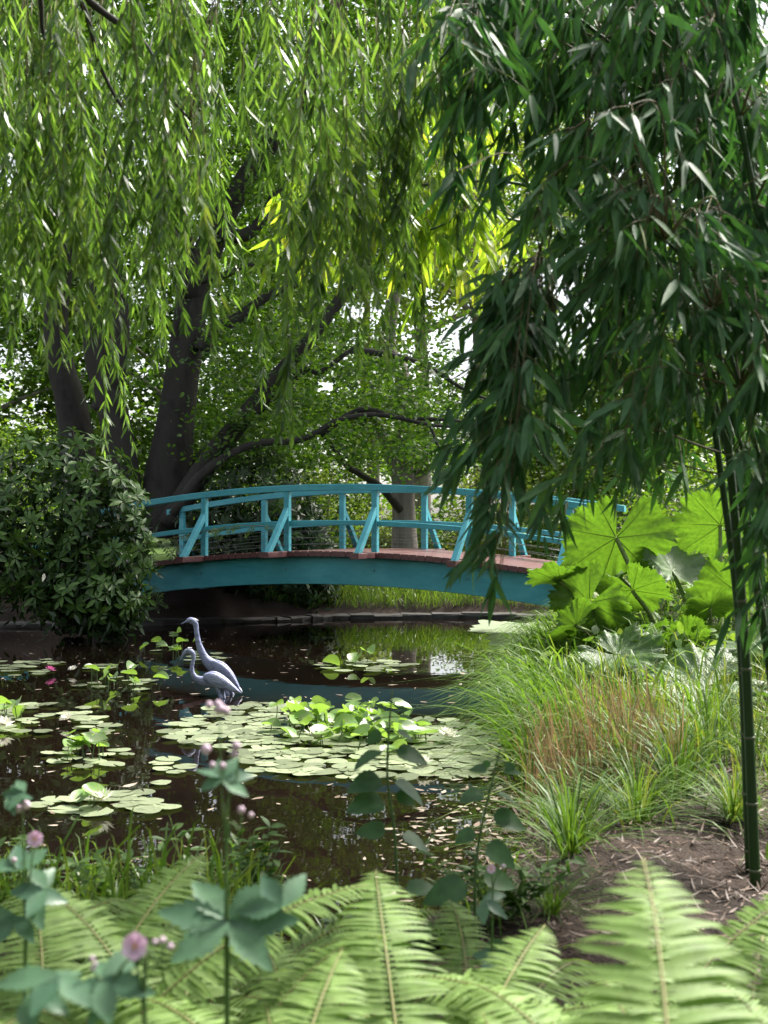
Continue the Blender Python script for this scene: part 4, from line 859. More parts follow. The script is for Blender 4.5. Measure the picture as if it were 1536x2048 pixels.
# ------------------------------------------------------------------ sedge tufts
def tuft_mesh(rs, n, h, spread, mat, wid=.007):
    a = rs.uniform(0, 6.28, n); l = rs.uniform(.25, 1, n)*spread; b = np.c_[np.cos(a)*.04*rs.rand(n), np.sin(a)*.04*rs.rand(n), np.full(n, -.02)]
    hh = h*rs.uniform(.35, 1, n)*(1-.45*l/spread)
    return MB().add(*blades(b, hh, np.c_[np.cos(a)*l, np.sin(a)*l, -.25*l*rs.rand(n)], wid*rs.uniform(.6, 1.2, n), a+np.pi/2+rs.normal(0, .3, n), (.2, .45, .75), .55, rs)).mesh('blades', [mat])
rs = np.random.RandomState(91)
TM = [tuft_mesh(rs, 150, .5, .6, 'sedge', .0042) for _ in range(4)]; TG = [tuft_mesh(rs, 46, .6, .25, 'grass', .006) for _ in range(4)]
TUFTS = [((.86, 5.75), 1.28, TM, 'sedge clump with arching glossy blades right beside the near end of the reeds'), ((1.28, 6.3), 1.15, TM, 'sedge clump among the litter between the waterline clump and the tall culm'),
         ((1.62, 6.9), 1.28, TM, 'sedge clump just behind the base of the tall culm'), ((1.75, 6.25), 0.94, TM, 'narrow sedge clump at the right edge close to the culm foot'), ((.98, 6.75), .7, TM, 'small sedge clump at the waterline below the dry stalks'),
         ((1.45, 7.5), 1.22, TM, 'sedge clump in front of the dry brown stalks'), ((2.0, 7.7), 1.35, TM, 'sedge clump at the right edge beyond the culm'), ((.62, 4.6), .6, TM, 'dark low sedge clump behind the large right fern'),
         ((1.85, 9.3), 1.1, TG, 'tall grass clump below the pale giant leaf'), ((2.3, 9.0), 1.0, TG, 'tall grass clump at the right edge below the giant leaf'), ((1.55, 8.6), .95, TG, 'grass clump behind the dry stalks'),
         ((-1.15, 4.95), .95, TG, 'grass clump at the left near shore by the pink flowers'), ((-.85, 4.8), 1.0, TG, 'grass clump leaning over the near lily pads'), ((-.62, 4.85), .85, TG, 'grass clump in front of the few scattered pads'),
         ((-1.4, 4.6), .8, TG, 'grass clump at the far left edge of the near shore'), ((.4, 4.9), .5, TG, 'grass clump at the foot of the right nettle stem')]
for (x, y), s, ms, lab in TUFTS:
    t = thing('grass_tuft', lab, 'grass clump', (x, y, ground_at(x, y)), 'grass clumps round the shore'); link('blades', ms[rs.randint(4)], t, (0, 0, 0), (0, 0, rs.uniform(0, 6)), s)

p = scatter(760, lambda rs, n: (lambda x, y: np.stack([x, y], 1)[(sdist(x, y) > -.12) & ((x < -.45) | (rs.rand(n) < .2))])(rs.uniform(-2.2, .65, n), rs.uniform(4.1, 5.4, n)), rs)
b = np.c_[p, np.maximum(gz(p[:, 0], p[:, 1]), -.02)-.02]; n = len(b); l = rs.uniform(.03, .35, n); a = rs.uniform(0, 6.28, n)
whole(MB().add(*blades(b, rs.uniform(.08, .52, n)*np.where(p[:, 0] > -.35, .4, 1), np.c_[np.cos(a)*l, np.sin(a)*l, -.2*l], rs.uniform(.0025, .0075, n), rs.uniform(-1, 1, n), (.25, .5, .78), .5, rs)), 'shore_grass', 'grass', 'stuff', 'loose grass and seedlings along the near left shore', 'grass')
# ------------------------------------------------------------------ near shore weeds
rs = np.random.RandomState(95)
def weed(label, x, y, h, n_st, seed):
    rs = np.random.RandomState(seed); z = ground_at(x, y); t = thing('shore_weed', label, 'weed', (x, y, z), 'weeds on the near shore'); ms, ml = MB(), MB()
    for k in range(n_st):
        a = rs.uniform(0, 6.28); tip = A3(x+math.cos(a)*.32*rs.rand(), y+math.sin(a)*.25*rs.rand(), z+h*rs.uniform(.35, .9)); S = spline([A3(x+rs.normal(0, .06), y+rs.normal(0, .06), z-.02), (A3(x, y, z)+tip)/2+rs.normal(size=3)*.02, tip], 14); ms.add(*tube(S, np.linspace(.004, .0015, 14), 5))
        ii = np.repeat(np.arange(2, 14), 3); n = len(ii); ml.add(*leaves(S[ii], rdir(n, rs)*A3(1, 1, .35)+A3(0, 0, .25), rdir(n, rs)*.4+A3(0, 0, 1), rs.uniform(.035, .085, n), rs.uniform(.009, .018, n), PR_LEAF, bend=-.15, fold=.2))
    part(ms, 'stems', 'stem', t); part(ml, 'leaves', 'weed', t, kind='stuff')
for k, (x, y, h, n, lab) in enumerate([(-1.4, 4.7, .55, 8, 'leafy weed at the left edge of the near shore'), (-1.1, 4.7, .5, 7, 'leafy weed between the pink flowers and the shore grass'), (-.8, 4.75, .5, 7, 'leafy weed under the nearest lily pads'), (-.5, 4.7, .5, 7, 'leafy weed with upright stems left of the dark open water'),
                                       (-.28, 4.2, .18, 5, 'low leafy weed behind the centre ferns'), (.2, 4.45, .16, 5, 'low leafy weed at the foot of the left nettle stem'), (.42, 4.5, .3, 7, 'leafy weed below the right nettle stem'), (-.1, 4.6, .12, 5, 'dark low weed at the waterline in the centre')]):
    weed(lab, x, y, h, n, 100+k)
def nettle(label, stem, d, leafs, seed):
    rs = np.random.RandomState(seed); P = PW(stem, d); P[0, 2] = ground_at(P[0, 0], P[0, 1])-.02; t = thing('nettle', label, 'nettle', P[0]); S = spline(P, 30); part(MB().add(*tube(S, np.linspace(.006, .0025, 30), 6)), 'stem', 'stem', t)
    for fr, L, sgn in leafs:
        p = S[int(fr*29)]
        for s in ((-1, 1) if sgn == 0 else (sgn,)):
            d_ = A3(s*1.0, rs.uniform(-.7, .2), rs.uniform(-.7, .1)); jag = [(.06, .55), (.16, .92), (.22, .86), (.32, 1.0), (.38, .9), (.48, .92), (.54, .8), (.64, .74), (.7, .6), (.8, .48), (.86, .34)]
            V, f = leaves([p+nrm(d_)*.03], [d_], [A3(0, -.55, .8)+rs.normal(size=3)*.25], L, L*.36, jag, bend=-.2, fold=.18); mb = MB().add(V, f); mb.add(*tube([p, p+nrm(d_)*.035], .0018, 4), 1)
            part(mb, 'leaf', ['nettle', 'stem'], t)
nettle('tall nettle stem with hanging toothed leaves in front of the largest lily raft', [(800, 1800), (790, 1680), (775, 1560), (778, 1460), (785, 1380)], 4.3, [(.05, .12, 0), (.16, .12, 0), (.28, .11, 0), (.42, .14, -1), (.45, .08, 1), (.55, .13, 0), (.66, .12, 0), (.76, .07, 0), (.85, .05, 0), (.93, .03, 0)], 1)
nettle('shorter nettle stem with heart shaped leaves near the bright water reflection', [(955, 1850), (950, 1760), (962, 1660), (985, 1560), (1000, 1500)], 4.2, [(.1, .12, 0), (.25, .16, -1), (.3, .12, 1), (.45, .12, 1), (.52, .08, -1), (.62, .12, 1), (.72, .09, 0), (.85, .06, 0), (.95, .04, 0)], 2)

# ------------------------------------------------------------------ ferns
def frond(rs, L=.9, curl=1.0):
    n = 54; t = np.linspace(0, 1, 40); ang = 1.0-curl*1.25*t**1.5; dx = np.cos(ang); dz = np.sin(ang)
    X = np.r_[0, np.cumsum(dx[:-1])]*L/39; Z = np.r_[0, np.cumsum(dz[:-1])]*L/39; side = .06*L*np.sin(t*2+rs.uniform(0, 6))*t
    P = np.c_[X, side, Z]; mb = MB(); mb2 = MB().add(*tube(P, np.linspace(.0058, .0012, 40), 6))
    tt = np.linspace(.16, .985, n); idx = tt*39; p = np.stack([np.interp(idx, np.arange(40), P[:, k]) for k in range(3)], 1); T = nrm(np.stack([np.interp(idx, np.arange(40), np.gradient(P[:, k])) for k in range(3)], 1))
    Np = nrm(np.cross(T, np.tile(A3(0, 1, 0), (n, 1)))); Np = np.where(Np[:, 2:3] < 0, -Np, Np); Np[np.abs(Np[:, 2]) < 1e-3] = A3(-1, 0, 0)
    Np = nrm(np.cross(np.tile(A3(0, -1, 0), (n, 1)), T)); Np = np.where((Np@A3(-.6, 0, .8))[:, None] < 0, -Np, Np)
    u = (tt-.16)/.84; Lp = .17*L*np.minimum(1, .42+u*1.6)*np.clip(1-u**3.2, .02, 1)**.75
    jag = []
    for k in range(9): q = .06+k*.1; w = (1-.75*max(0, q-.35)/.65)*min(1, q*7); jag += [(q, w), (q+.035, w*.82)]
    for s in (-1, 1):
        d = T*(.12+.42*u[:, None]**2)+A3(0, s, 0)+rs.normal(size=(n, 3))*.06
        l = Lp*rs.uniform(.93, 1.05, n)
        V, f = leaves(p, d, Np+rs.normal(size=(n, 3))*.1, l, np.minimum(.0082*L/.9, l*.11), jag[:-2], bend=rs.uniform(-.22, 0, n), fold=.2, droop=.16)
        mb.add(V, f)
    return mb.mesh('frond', ['fern']), mb2.mesh('rachis', ['fern_stem'])
rs = np.random.RandomState(101); FR = [frond(rs, .9, c) for c in (.75, .9, 1.0, 1.1, .85, 1.2)]
def fern(label, x, y, z, fronds):
    """fronds: (azimuth deg from +Y towards +X, scale, mesh, tilt)"""
    t = thing('fern', label, 'fern', (x, y, z), 'ferns in front'); fronds = fronds+ring_f(6, .78, 0, 340, rs, .38)
    for k, (az, s, mi, tl) in enumerate(fronds):
        f, r = FR[mi % 6]; o = link('frond', f, t, (.015*math.sin(math.radians(az)), .015*math.cos(math.radians(az)), 0), (rs.normal(0, .06), tl, math.radians(90-az)), s); link('rachis', r, o)
def ring_f(n, s, az0=0, span=360, rs=rs, tl=.08): return [(az0-span/2+span*(k+.5)/n+rs.uniform(-12, 12), s*1.17*rs.uniform(.8, 1.1), rs.randint(6), tl+rs.normal(0, .12)) for k in range(n)]
FE = [('largest fern at the lower right with one broad frond facing the viewer', .34, 1.28, .36, [(3, 1.38, 0, -.2), (-42, 1.15, 2, .1), (40, 1.15, 1, .05)]+ring_f(4, .8, 0, 200)),
      ('fern with a tall upright frond in the middle below the left nettle stem', .06, 2.55, .38, [(-4, 1.05, 1, -.12), (24, .95, 0, .05), (-30, .95, 2, .1)]+ring_f(6, .7, 0, 330)),
      ('fern at the right edge below the bare soil', 1.0, 2.45, .34, ring_f(8, .8, -10, 330)),
      ('fern at the bottom behind the big dark palmate leaf', -.28, 2.05, .34, ring_f(8, .8, 10, 330)),
      ('fern on the left behind the open pink flower', -.78, 2.85, .36, ring_f(8, .85, 0, 320)),
      ('fern at the far left edge half hidden by bluish leaves', -1.12, 2.3, .38, ring_f(8, .9, 20, 320)),
      ('fern low in the centre between the tall frond and the largest fern', .22, 2.0, .30, ring_f(8, .75, 10, 330)),
      ('fern whose frond leans right towards the bare soil', .5, 2.95, .32, [(62, 1.0, 0, -.05), (80, .9, 1, .1)]+ring_f(5, .6, -20, 260)),
      ('fern behind the big dark palmate leaf and its whorl', -.42, 2.75, .38, ring_f(7, .8, 0, 320)),
      ('fern at the bottom edge in the centre', .0, 1.6, .24, ring_f(7, .75, 0, 300)),
      ('fern at the bottom left under the blurred bluish leaves', -.55, 1.7, .26, ring_f(7, .75, 10, 300)),
      ('fern filling the gap between the leaning frond and the largest fern', .75, 2.1, .28, ring_f(7, .75, 0, 320)),
      ('small fern behind the centre frond on the left', -.2, 3.1, .36, ring_f(6, .62, 0, 320)),
      ('fern at the left edge nearest the shore grass', -1.15, 3.35, .3, ring_f(8, .8, 0, 330)), ('fern between the palmate leaf and the shore weeds', -.55, 3.5, .3, ring_f(8, .75, 0, 330)),
      ('fern at the foot of the two nettle stems', .22, 3.35, .3, ring_f(7, .62, 0, 330)), ('fern at the lower right corner of the bare soil', 1.05, 3.1, .3, ring_f(7, .75, -20, 330)),
      ('fern between the leaning frond and the soil', .78, 2.7, .3, ring_f(7, .85, -10, 300)), ('fern hugging the bottom edge left of the largest one', .18, 1.35, .3, ring_f(6, .8, -10, 220)),
      ('fern at the bottom left corner', -.4, 1.4, .3, ring_f(6, .75, 0, 240)), ('fern spreading beneath the palmate leaf stem', -.1, 2.35, .3, ring_f(7, .85, 0, 300)), ('fern low beside the soil with spreading fronds', .52, 1.95, .3, ring_f(7, .85, 20, 300)), ('fern behind the largest one towards the soil', .55, 2.35, .3, ring_f(7, .85, 10, 300))]
for lab, x, y, z, fr in FE: fern(lab, x, y, ground_at(x, y)-.01, fr)

# ------------------------------------------------------------------ pink anemones
JAG = [(.05, .18), (.2, .55), (.22, .45), (.36, .88), (.38, .68), (.5, 1.0), (.52, .76), (.64, .86), (.66, .6), (.77, .6), (.79, .4), (.9, .3)]
def palmate(rs, p, face, L, nl=3, spread=1.15, rot=0.0):
    """leaf of nl toothed leaflets round point p, the blade facing 'face'"""
    fz = nrm(np.asarray(face, float)); ux = nrm(np.cross(fz, A3(.02, .03, 1))); uy = np.cross(fz, ux); mb = MB()
    a = rot+np.linspace(-spread, spread, nl); d = np.stack([ux*math.sin(q)+uy*math.cos(q) for q in a]); n = len(a)
    return mb.add(*leaves(np.tile(p, (n, 1)), d, np.tile(fz, (n, 1))+rs.normal(size=(n, 3))*.2, L*rs.uniform(.85, 1.1, n), L*.27, JAG, bend=rs.uniform(-.3, 0, n), fold=.22))
def anem_flower(rs, p, face, R):
    fz = nrm(np.asarray(face, float)); ux = nrm(np.cross(fz, A3(.02, .03, 1))); uy = np.cross(fz, ux); a = np.arange(6)*2*np.pi/6; d = np.stack([ux*math.sin(q)+uy*math.cos(q)+fz*.25 for q in a])
    m1 = MB().add(*leaves(np.tile(p, (6, 1)), d, np.tile(fz, (6, 1)), R, R*.44, [(.15, .5), (.45, .95), (.7, 1.0), (.9, .7)], bend=.1, fold=.15))
    b = np.arange(24)*2.4; r = np.sqrt(np.arange(24)/24)*R*.28; m2 = MB().add(*leaves(np.tile(p+fz*.003, (24, 1)), np.stack([ux*math.sin(q)*r_+uy*math.cos(q)*r_+fz*R*.25 for q, r_ in zip(b, r)]), np.tile(uy, (24, 1)), R*.33, R*.05, PR_SIMPLE))
    m2.add(*tube([p, p+fz*.004, p+fz*.008], [R*.12, R*.12, R*.05], 8)); return m1, m2
def bud(p, r, rs):
    d = rdir(1, rs)[0]*.2+A3(0, 0, 1); d = nrm(d); return tube([p-d*r, p-d*r*.6, p, p+d*r*.6, p+d*r], np.array([.25, .8, 1, .8, .2])*r, 9)
def anemone(label, foot, d, stems, lvs, flowers, buds, seed):
    rs = np.random.RandomState(seed); b = W(foot[0], foot[1], d); b[2] = ground_at(b[0], b[1]); t = thing('anemone', label, 'flower', b, 'pink flowers in front')
    for st in stems:
        P = np.vstack([b-A3(0, 0, .02), PW(st, d)]); part(MB().add(*tube(spline(P, 22), np.linspace(.0032, .0012, 22), 6)), 'stem', 'stem', t)
    for (px, py, face, L, nl, sp, rot) in lvs:
        part(palmate(rs, W(px, py, d), face, L, nl, sp, rot), 'leaf', 'anem_leaf', t)
    for (px, py, face, R) in flowers:
        m1, m2 = anem_flower(rs, W(px, py, d-.01), face, R); o = part(m1, 'flower', 'pink', t); part(m2, 'stamens', 'yellow', o)
    for (px, py, r) in buds: part(MB().add(*bud(W(px, py, d), r*.72, rs)), 'bud', 'bud', t)
anemone('anemone with a big dark palmate leaf whorl and a pink bud cluster high above it', (457, 2060), 2.25, [[(457, 1990), (456, 1860), (452, 1700), (442, 1560), (440, 1440)], [(452, 1700), (470, 1580), (478, 1510)], [(452, 1740), (480, 1660), (482, 1625)]],
        [(455, 1845, (-.2, -.75, .75), .125, 3, .75, -1.75), (460, 1842, (.2, -.75, .75), .125, 3, .75, 1.75), (562, 1815, (.2, -.8, .7), .085, 3, 1.1, 2.7), (458, 1838, (0, .2, 1), .11, 2, .5, .4),
         (445, 1560, (0, -.8, .8), .058, 3, .9, -1.9), (446, 1556, (0, -.7, .8), .055, 3, .9, 1.9), (446, 1570, (0, -.7, .8), .06, 1, .1, 3.1)], [],
        [(418, 1410, .010), (440, 1418, .014), (452, 1422, .011), (436, 1408, .010), (412, 1498, .013), (472, 1492, .012), (468, 1508, .010), (482, 1620, .010), (502, 1630, .007), (425, 1530, .008), (445, 1532, .009)], 1)
anemone('anemone with one open pink flower and purple buds at the lower left', (300, 2080), 1.85, [[(290, 2000), (275, 1930), (270, 1897)], [(290, 2000), (318, 1930), (330, 1890)], [(285, 2000), (215, 1970), (185, 1940)]],
        [(200, 1960, (0, -.6, .8), .085, 3, 1.0, -1.4), (235, 1975, (.1, -.5, .85), .08, 3, 1.0, 1.6), (60, 1985, (0, -.6, .8), .075, 3, 1.0, -1.2), (120, 1950, (0, -.5, .9), .09, 3, 1.1, .3)], [(270, 1893, (.05, -.95, .35), .021)],
        [(310, 1884, .006), (325, 1880, .007), (341, 1893, .007), (184, 1917, .006), (186, 1936, .006), (190, 1928, .005)], 2)
anemone('anemone with two faded pink flowers at the left edge against the water', (40, 1950), 2.6, [[(55, 1850), (62, 1740), (70, 1680)], [(50, 1850), (48, 1720), (45, 1615)], [(50, 1850), (30, 1780), (28, 1722)]],
        [(60, 1790, (.1, -.6, .8), .085, 3, 1.1, -1.5), (90, 1780, (.1, -.6, .8), .08, 3, 1.1, 1.5), (30, 1830, (.1, -.5, .8), .08, 3, 1.1, .5), (50, 1585, (0, -.6, .8), .05, 3, 1.0, 1.5), (15, 1590, (0, -.6, .8), .05, 3, 1.0, -1.5), (40, 1740, (0, -.6, .8), .08, 3, 1, 2.8)],
        [(70, 1678, (.2, -.9, .2), .018)], [(52, 1610, .013), (38, 1618, .011), (28, 1720, .008)], 3)
anemone('anemone with faint pink blooms low at the right shore beside the nettle', (985, 1860), 3.6, [[(985, 1800), (982, 1740)], [(985, 1800), (1005, 1735)]], [(1000, 1915, (.1, -.5, .85), .09, 2, .4, 1.3), (965, 1800, (0, -.6, .8), .08, 3, 1, -1)], [(982, 1738, (0, -.9, .3), .014)], [(1007, 1733, .010)], 4)

# ------------------------------------------------------------------ bamboo
def bamboo_branch(rs, a, tip, nl, L, sag=.25, fold=.22):
    """a side branch from point a on a culm to its drooping tip with leaves fanned from short twigs"""
    mid = (a+tip)/2+A3(0, 0, sag)+rs.normal(size=3)*.05; S = spline([a, mid, tip], 16); ms, ml = tube(S, np.linspace(.0045, .0012, 16), 5), None
    out_d = nrm((tip-a)*A3(1, 1, 0)+1e-3); nt_ = max(4, nl//6); O, D = [], []; tw = MB()
    for k in range(nt_):
        f = .25+.75*(k+rs.rand())/nt_; p = S[min(15, int(f*15))]; side = rdir(1, rs)[0]*A3(1, 1, .4); tl = rs.uniform(.05, .24)
        td = nrm(out_d*.45+side*.7+A3(0, 0, -.35)); e = p+td*tl+A3(0, 0, -.25*tl); tw.add(*tube([p, (p+e)/2+A3(0, 0, .01), e], .0012, 4))
        m = rs.randint(4, 9)
        q = rs.uniform(.3, 1, m)[:, None]; O.append(p*(1-q)+e*q); D.append(td*.6+A3(0, 0, -.8)+rs.normal(size=(m, 3))*A3(.5, .5, .32)+out_d*.2)
    O = np.concatenate(O); D = np.concatenate(D); n = len(O); nv = rdir(n, rs)*.8+A3(0, -.45, .4)
    l = L*rs.uniform(.45, 1.2, n); mb = MB().add(*leaves(O, D, nv, l, l*.086, PR_BAMB, bend=rs.uniform(-.15, .12, n), fold=fold, droop=.12)); mb.add(*ms, 1)
    for v, f_ in zip(tw.V, [None]*len(tw.V)): pass
    if tw.V: mb.add(np.concatenate(tw.V), np.concatenate(tw.T), 1)
    return mb
def culm(label, path, r, mat_leaf, targets, L, nl, seed, group, name='bamboo_culm', sag=.25):
    rs = np.random.RandomState(seed); P = np.asarray(path, float); P[0, 2] = ground_at(P[0, 0], P[0, 1])-.03
    t = thing(name, label, 'bamboo', P[0], group); S = spline(P, 60); seg = np.r_[0, np.cumsum(np.linalg.norm(np.diff(S, axis=0), axis=1))]; R = r*(1-.65*seg/seg[-1])
    st = part(MB().add(*tube(S, R, 12)), 'stalk', 'culm', t)
    z = .12; nodes = []
    while z < seg[-1]-.1:
        p = np.array([np.interp(z, seg, S[:, k]) for k in range(3)]); tdir = nrm(np.array([np.interp(z+.02, seg, S[:, k]) for k in range(3)])-p); rr = np.interp(z, seg, R); nodes.append(p)
        part(MB().add(*tube([p-tdir*.006, p-tdir*.002, p+tdir*.003, p+tdir*.006], np.array([1.0, 1.13, 1.13, 1.0])*rr+.0005, 12, cap=False)), 'node_ring', 'culm_ring', st); z += .24+.05*rs.rand()+.02*len(nodes)*.3
    nodes = np.array(nodes)
    for tip in targets:
        cand = nodes[(nodes[:, 2] > tip[2]-.25) & (nodes[:, 2] > 1.2)]
        if len(cand) == 0: cand = nodes[-3:]
        k = np.argmin(np.linalg.norm((cand-tip)*A3(1, 1, 1.2)-A3(0, 0, .35), axis=1)); part(bamboo_branch(rs, cand[k], tip, nl, L, sag), 'leafy_branch', [mat_leaf, 'twig'], t)
    return t
# the shaded grove on the right bank
CUL = [('slender bamboo culm standing clear at the right edge down to the soil', [(1512, 1745, 5.25), (1490, 1300, 5.25), (1462, 950, 5.2), (1425, 600, 5.1), (1380, 250, 5.0), (1300, -200, 4.8), (1180, -500, 4.6)], .024),
       ('darker bamboo culm crossing just behind the clear one', [(1500, 1700, 5.5), (1478, 1250, 5.5), (1430, 860, 5.5), (1380, 450, 5.4), (1300, 50, 5.2), (1180, -300, 5.0)], .020),
       ('bamboo culm rising into the upper dark leaves right of the willow', [(1600, 1690, 5.7), (1480, 1000, 5.6), (1300, 420, 5.4), (1180, 100, 5.2), (1050, -200, 5.0), (960, -330, 4.9)], .024),
       ('bamboo culm hidden in the leaves at the upper right', [(1620, 1740, 5.0), (1590, 1200, 4.9), (1540, 600, 4.8), (1450, 100, 4.7), (1350, -300, 4.6)], .022),
       ('thin bamboo culm at the right edge bearing the low hanging leaves', [(1680, 1800, 4.9), (1600, 1300, 4.8), (1500, 850, 4.6), (1400, 560, 4.5), (1250, 420, 4.4)], .016),
       ('bamboo culm arching left over the pond below the willow fringe', [(1660, 1650, 6.1), (1560, 900, 6.0), (1380, 300, 5.7), (1160, 40, 5.4), (980, 10, 5.2), (880, 120, 5.1)], .018),
       ('bamboo culm arching low towards the bridge with drooping tip', [(1640, 1700, 5.6), (1540, 1100, 5.4), (1400, 700, 5.1), (1200, 500, 4.9), (1060, 520, 4.8), (980, 640, 4.75)], .014)]
polyb = np.array([(860, -60), (845, 180), (880, 300), (890, 400), (960, 370), (1040, 400), (1080, 470), (1040, 540), (1030, 640), (1025, 760), (990, 900), (950, 1010), (960, 1130), (1000, 1180), (1060, 1050), (1180, 1000), (1260, 1000), (1340, 1000), (1420, 1000), (1470, 1120), (1500, 1240), (1640, 1280), (1640, -60)])
def in_poly(x, y, P):
    c = False
    for i in range(len(P)):
        a, b = P[i], P[(i+1) % len(P)]
        if (a[1] > y) != (b[1] > y) and x < (b[0]-a[0])*(y-a[1])/(b[1]-a[1])+a[0]: c = not c
    return c
rs = np.random.RandomState(111); tg = [[] for _ in CUL]; cp = [spline(PW(c[1], 5), 40) for c in CUL]
k = 0; low = [(985, 1150), (1005, 1185), (960, 1060), (1010, 1080), (950, 990), (1020, 1000), (1040, 930), (990, 900)]
while k < 262:
    if k < len(low)*2: x, y = low[k//2]; x += rs.uniform(-12, 12); dd = rs.uniform(4.5, 4.9)
    else:
        x, y = rs.uniform(840, 1640), rs.uniform(-60, 1240); dd = rs.uniform(4.2, 6.2)
        if k > 215: x, y = rs.uniform(880, 1640), rs.uniform(-60, 620)**1.0; dd = rs.uniform(5.5, 6.9)
        if 207 < k <= 215: x, y = rs.uniform(1540, 1660), rs.uniform(950, 1270); dd = rs.uniform(4.3, 5.0)
        if not in_poly(x, y, polyb): continue
        if ((x-1150)/60)**2+((y-610)/70)**2 < 1 and rs.rand() < .7: continue
    p = W(x, y-10, dd)
    best = min(range(len(CUL)), key=lambda q: np.min(np.linalg.norm((cp[q]-p)*A3(1, 1, 1.0)-A3(0, 0, .25), axis=1))+(.25*len(tg[q])/60))
    tg[best].append(p); k += 1
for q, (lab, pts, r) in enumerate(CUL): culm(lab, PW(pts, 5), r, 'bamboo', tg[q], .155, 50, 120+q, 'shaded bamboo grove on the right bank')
# the sunlit clump behind it, arching left over the water
SUNC = [('sunlit bamboo culm arching farthest left above the bridge', [(1560, 1560, 7.6), (1500, 1000, 7.5), (1330, 560, 7.3), (1080, 380, 7.1), (840, 370, 7.0), (680, 390, 6.9), (580, 450, 6.8)], .018),
        ('sunlit bamboo culm arching above the others beside the dark grove', [(1590, 1550, 7.8), (1510, 900, 7.7), (1330, 350, 7.6), (1120, 120, 7.4), (960, 80, 7.2), (860, 130, 7.0)], .02),
        ('sunlit bamboo culm with tips hanging beside the dark grove', [(1570, 1570, 7.4), (1490, 1000, 7.3), (1330, 680, 7.2), (1120, 480, 7.0), (960, 430, 6.8), (860, 460, 6.7)], .016)]
boxes = [[(550, 900, 380, 540, 20), (540, 660, 430, 540, 6)], [(830, 1040, 60, 360, 18)], [(790, 1030, 400, 600, 18)]]
for q, (lab, pts, r) in enumerate(SUNC):
    T = []
    for x0, x1, y0, y1, n in boxes[q]: T += [W(rs.uniform(x0, x1), rs.uniform(y0, y1), rs.uniform(6.5, 7.8)) for _ in range(n)]
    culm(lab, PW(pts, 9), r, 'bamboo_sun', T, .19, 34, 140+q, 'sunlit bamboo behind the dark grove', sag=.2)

# ------------------------------------------------------------------ weeping willow
wil = thing('weeping_willow', 'weeping willow whose long leafy strands hang across the upper left', 'tree', (-3.3, 5.2, ground_at(-3.3, 5.2)))
part(MB().add(*tube(spline([A3(-3.3, 5.2, 0), A3(-3.2, 5.25, 1.5), A3(-3.0, 5.4, 3.0), A3(-2.6, 5.6, 4.2), A3(-2.0, 5.8, 5.2)], 20), np.linspace(.32, .16, 20), 14, lump=.06)), 'trunk', 'bark2', wil)
def strand(rs, L):
    mb = MB(); n = 26; t = np.linspace(0, 1, n); ph = rs.uniform(0, 6, 2); P = np.c_[(.07*L*np.sin(t*2.2+ph[0])+.03*np.sin(t*7+ph[1]))*t, (.06*L*np.sin(t*2.6+ph[1])+.03*np.sin(t*6+ph[0]))*t, -L*t]
    mb.add(*tube(P, np.linspace(.0028, .0008, n), 4), 1)
    m = int(L*50); tt = rs.uniform(.03, 1, m)**.6; idx = tt*(n-1); p = np.stack([np.interp(idx, np.arange(n), P[:, k]) for k in range(3)], 1)
    a = np.arange(m)*2.4+rs.normal(0, .5, m); sp = rs.uniform(.2, .75, m); d = np.c_[np.cos(a)*sp, np.sin(a)*sp, -np.ones(m)]
    l = rs.uniform(.075, .13, m)*(1-.35*tt**6)
    mb.add(*leaves(p, d, rdir(m, rs), l, l*.075, PR_LANCE, bend=rs.uniform(-.25, .25, m), droop=.05))
    # a few side shoots
    for k in range(int(L*3)):
        q = rs.uniform(.15, .85); p0 = P[int(q*(n-1))]; a_ = rs.uniform(0, 6.28); sl = rs.uniform(.15, .35); e = p0+A3(math.cos(a_)*.1, math.sin(a_)*.1, -sl); mm = 14
        w = rs.uniform(.1, 1, mm)[:, None]; aa = rs.uniform(0, 6.28, mm); mb.add(*leaves(p0*(1-w)+e*w, np.c_[np.cos(aa)*.5, np.sin(aa)*.5, -np.ones(mm)], rdir(mm, rs), rs.uniform(.06, .11, mm), .0075, PR_LANCE, bend=rs.uniform(-.25, .25, mm)))
        mb.add(*tube([p0, e], .001, 3), 1)
    return mb.mesh('hanging_strand', ['willow', 'willow_stem'])
rs = np.random.RandomState(151); LENS = [.7, 1.0, 1.3, 1.6, 1.9, 2.2, 2.6, 3.0]
ST = {L: [strand(rs, L) for _ in range(4)] for L in LENS}
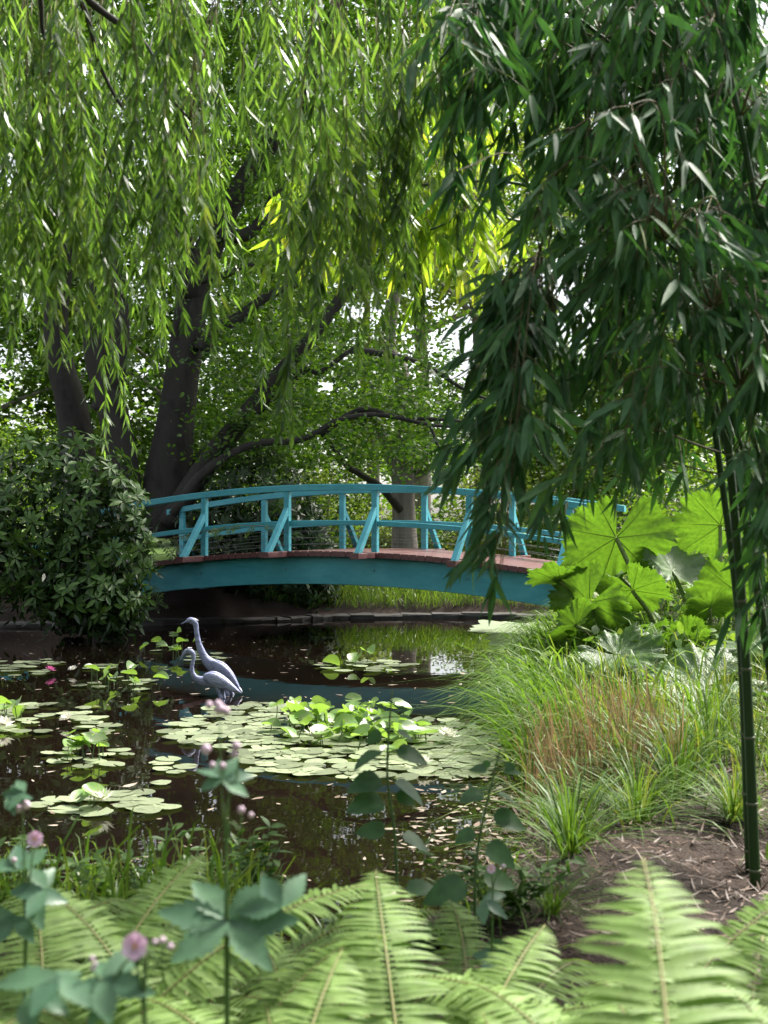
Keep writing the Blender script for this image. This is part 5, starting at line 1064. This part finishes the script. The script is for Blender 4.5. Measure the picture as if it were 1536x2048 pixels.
BR = [[(-900, -420, 5.6), (-300, -300, 6.0), (300, -240, 6.3), (900, -180, 6.6)], [(-850, -380, 5.5), (-200, -180, 5.4), (100, -60, 5.6), (165, 10, 5.8), (200, 130, 5.9), (235, 200, 5.9), (270, 245, 5.9)],
      [(300, -240, 6.3), (500, -80, 6.6), (760, -30, 6.9), (960, -60, 7.2)], [(-850, -400, 5.5), (-100, -200, 5.0), (60, -60, 5.2), (85, 60, 5.3), (90, 80, 5.3)], [(-850, -380, 5.5), (-400, -200, 6.6), (0, -120, 7.0), (400, -60, 7.4), (700, -20, 7.6)],
      [(100, -60, 5.6), (200, 20, 5.7), (290, 90, 5.7), (330, 180, 5.7), (380, 240, 5.7)], [(-200, -180, 5.4), (300, -120, 5.2), (620, -60, 5.3), (900, -40, 5.6)]]
bpth = []
for k, b in enumerate(BR):
    S = spline(PW(b, 6), 40); bpth.append(S); part(MB().add(*tube(S, np.linspace(.045 if k in (0, 2, 4, 6) else .022, .005, 40), 7, lump=.05)), 'branch', 'bark', wil)
ALLB = np.concatenate([s[6:] for s in bpth])
COLS = [(15, 840, 8), (55, 720, 8), (100, 640, 9), (150, 790, 7), (215, 880, 9), (260, 760, 7), (335, 850, 7), (355, 700, 6), (395, 560, 4), (430, 590, 3), (480, 330, 3), (540, 300, 3), (590, 560, 4), (640, 930, 5), (660, 760, 4), (705, 880, 4), (740, 620, 3), (785, 820, 5), (825, 640, 4), (870, 300, 3), (-40, 700, 6)]
PL = []
for cx_, bt_, n_ in [(a_, b_, int(c_*.95)+1) for a_, b_, c_ in COLS]:
    dc = rs.uniform(5.0, 7.2)
    for q in range(n_): PL.append((cx_+rs.normal(0, 9), bt_*(1-.42*rs.rand()**1.5), dc+rs.normal(0, .14)))
for q in range(14): PL.append((rs.uniform(-70, 820), rs.uniform(70, 320), rs.uniform(5, 7.6)))
for x, bt, d in PL:
    bottom = W(x, bt, d); near = np.linalg.norm((ALLB-bottom)*A3(1, .8, 0), axis=1); j = int(np.argmin(near+rs.uniform(0, .12, len(near)))); top = max(ALLB[j][2], bottom[2]+.6)
    L = min(LENS, key=lambda q: abs(q-(top-bottom[2]))); at = A3(bottom[0], bottom[1], bottom[2]+L)
    o = link('hanging_strand', ST[L][rs.randint(4)], wil, at-ORG[wil.name], (rs.normal(0, .05), rs.normal(0, .05), rs.uniform(0, 6.28)), rs.uniform(.95, 1.05))
    if rs.rand() < .5:
        bp_ = ALLB[j]; part(MB().add(*tube(spline([bp_, (bp_+at)/2+A3(0, 0, .12), at], 7), [.005, .0045, .004, .004, .0035, .003, .0028], 5)), 'twig', 'willow_stem', wil)
print('objects', len(bpy.data.objects))
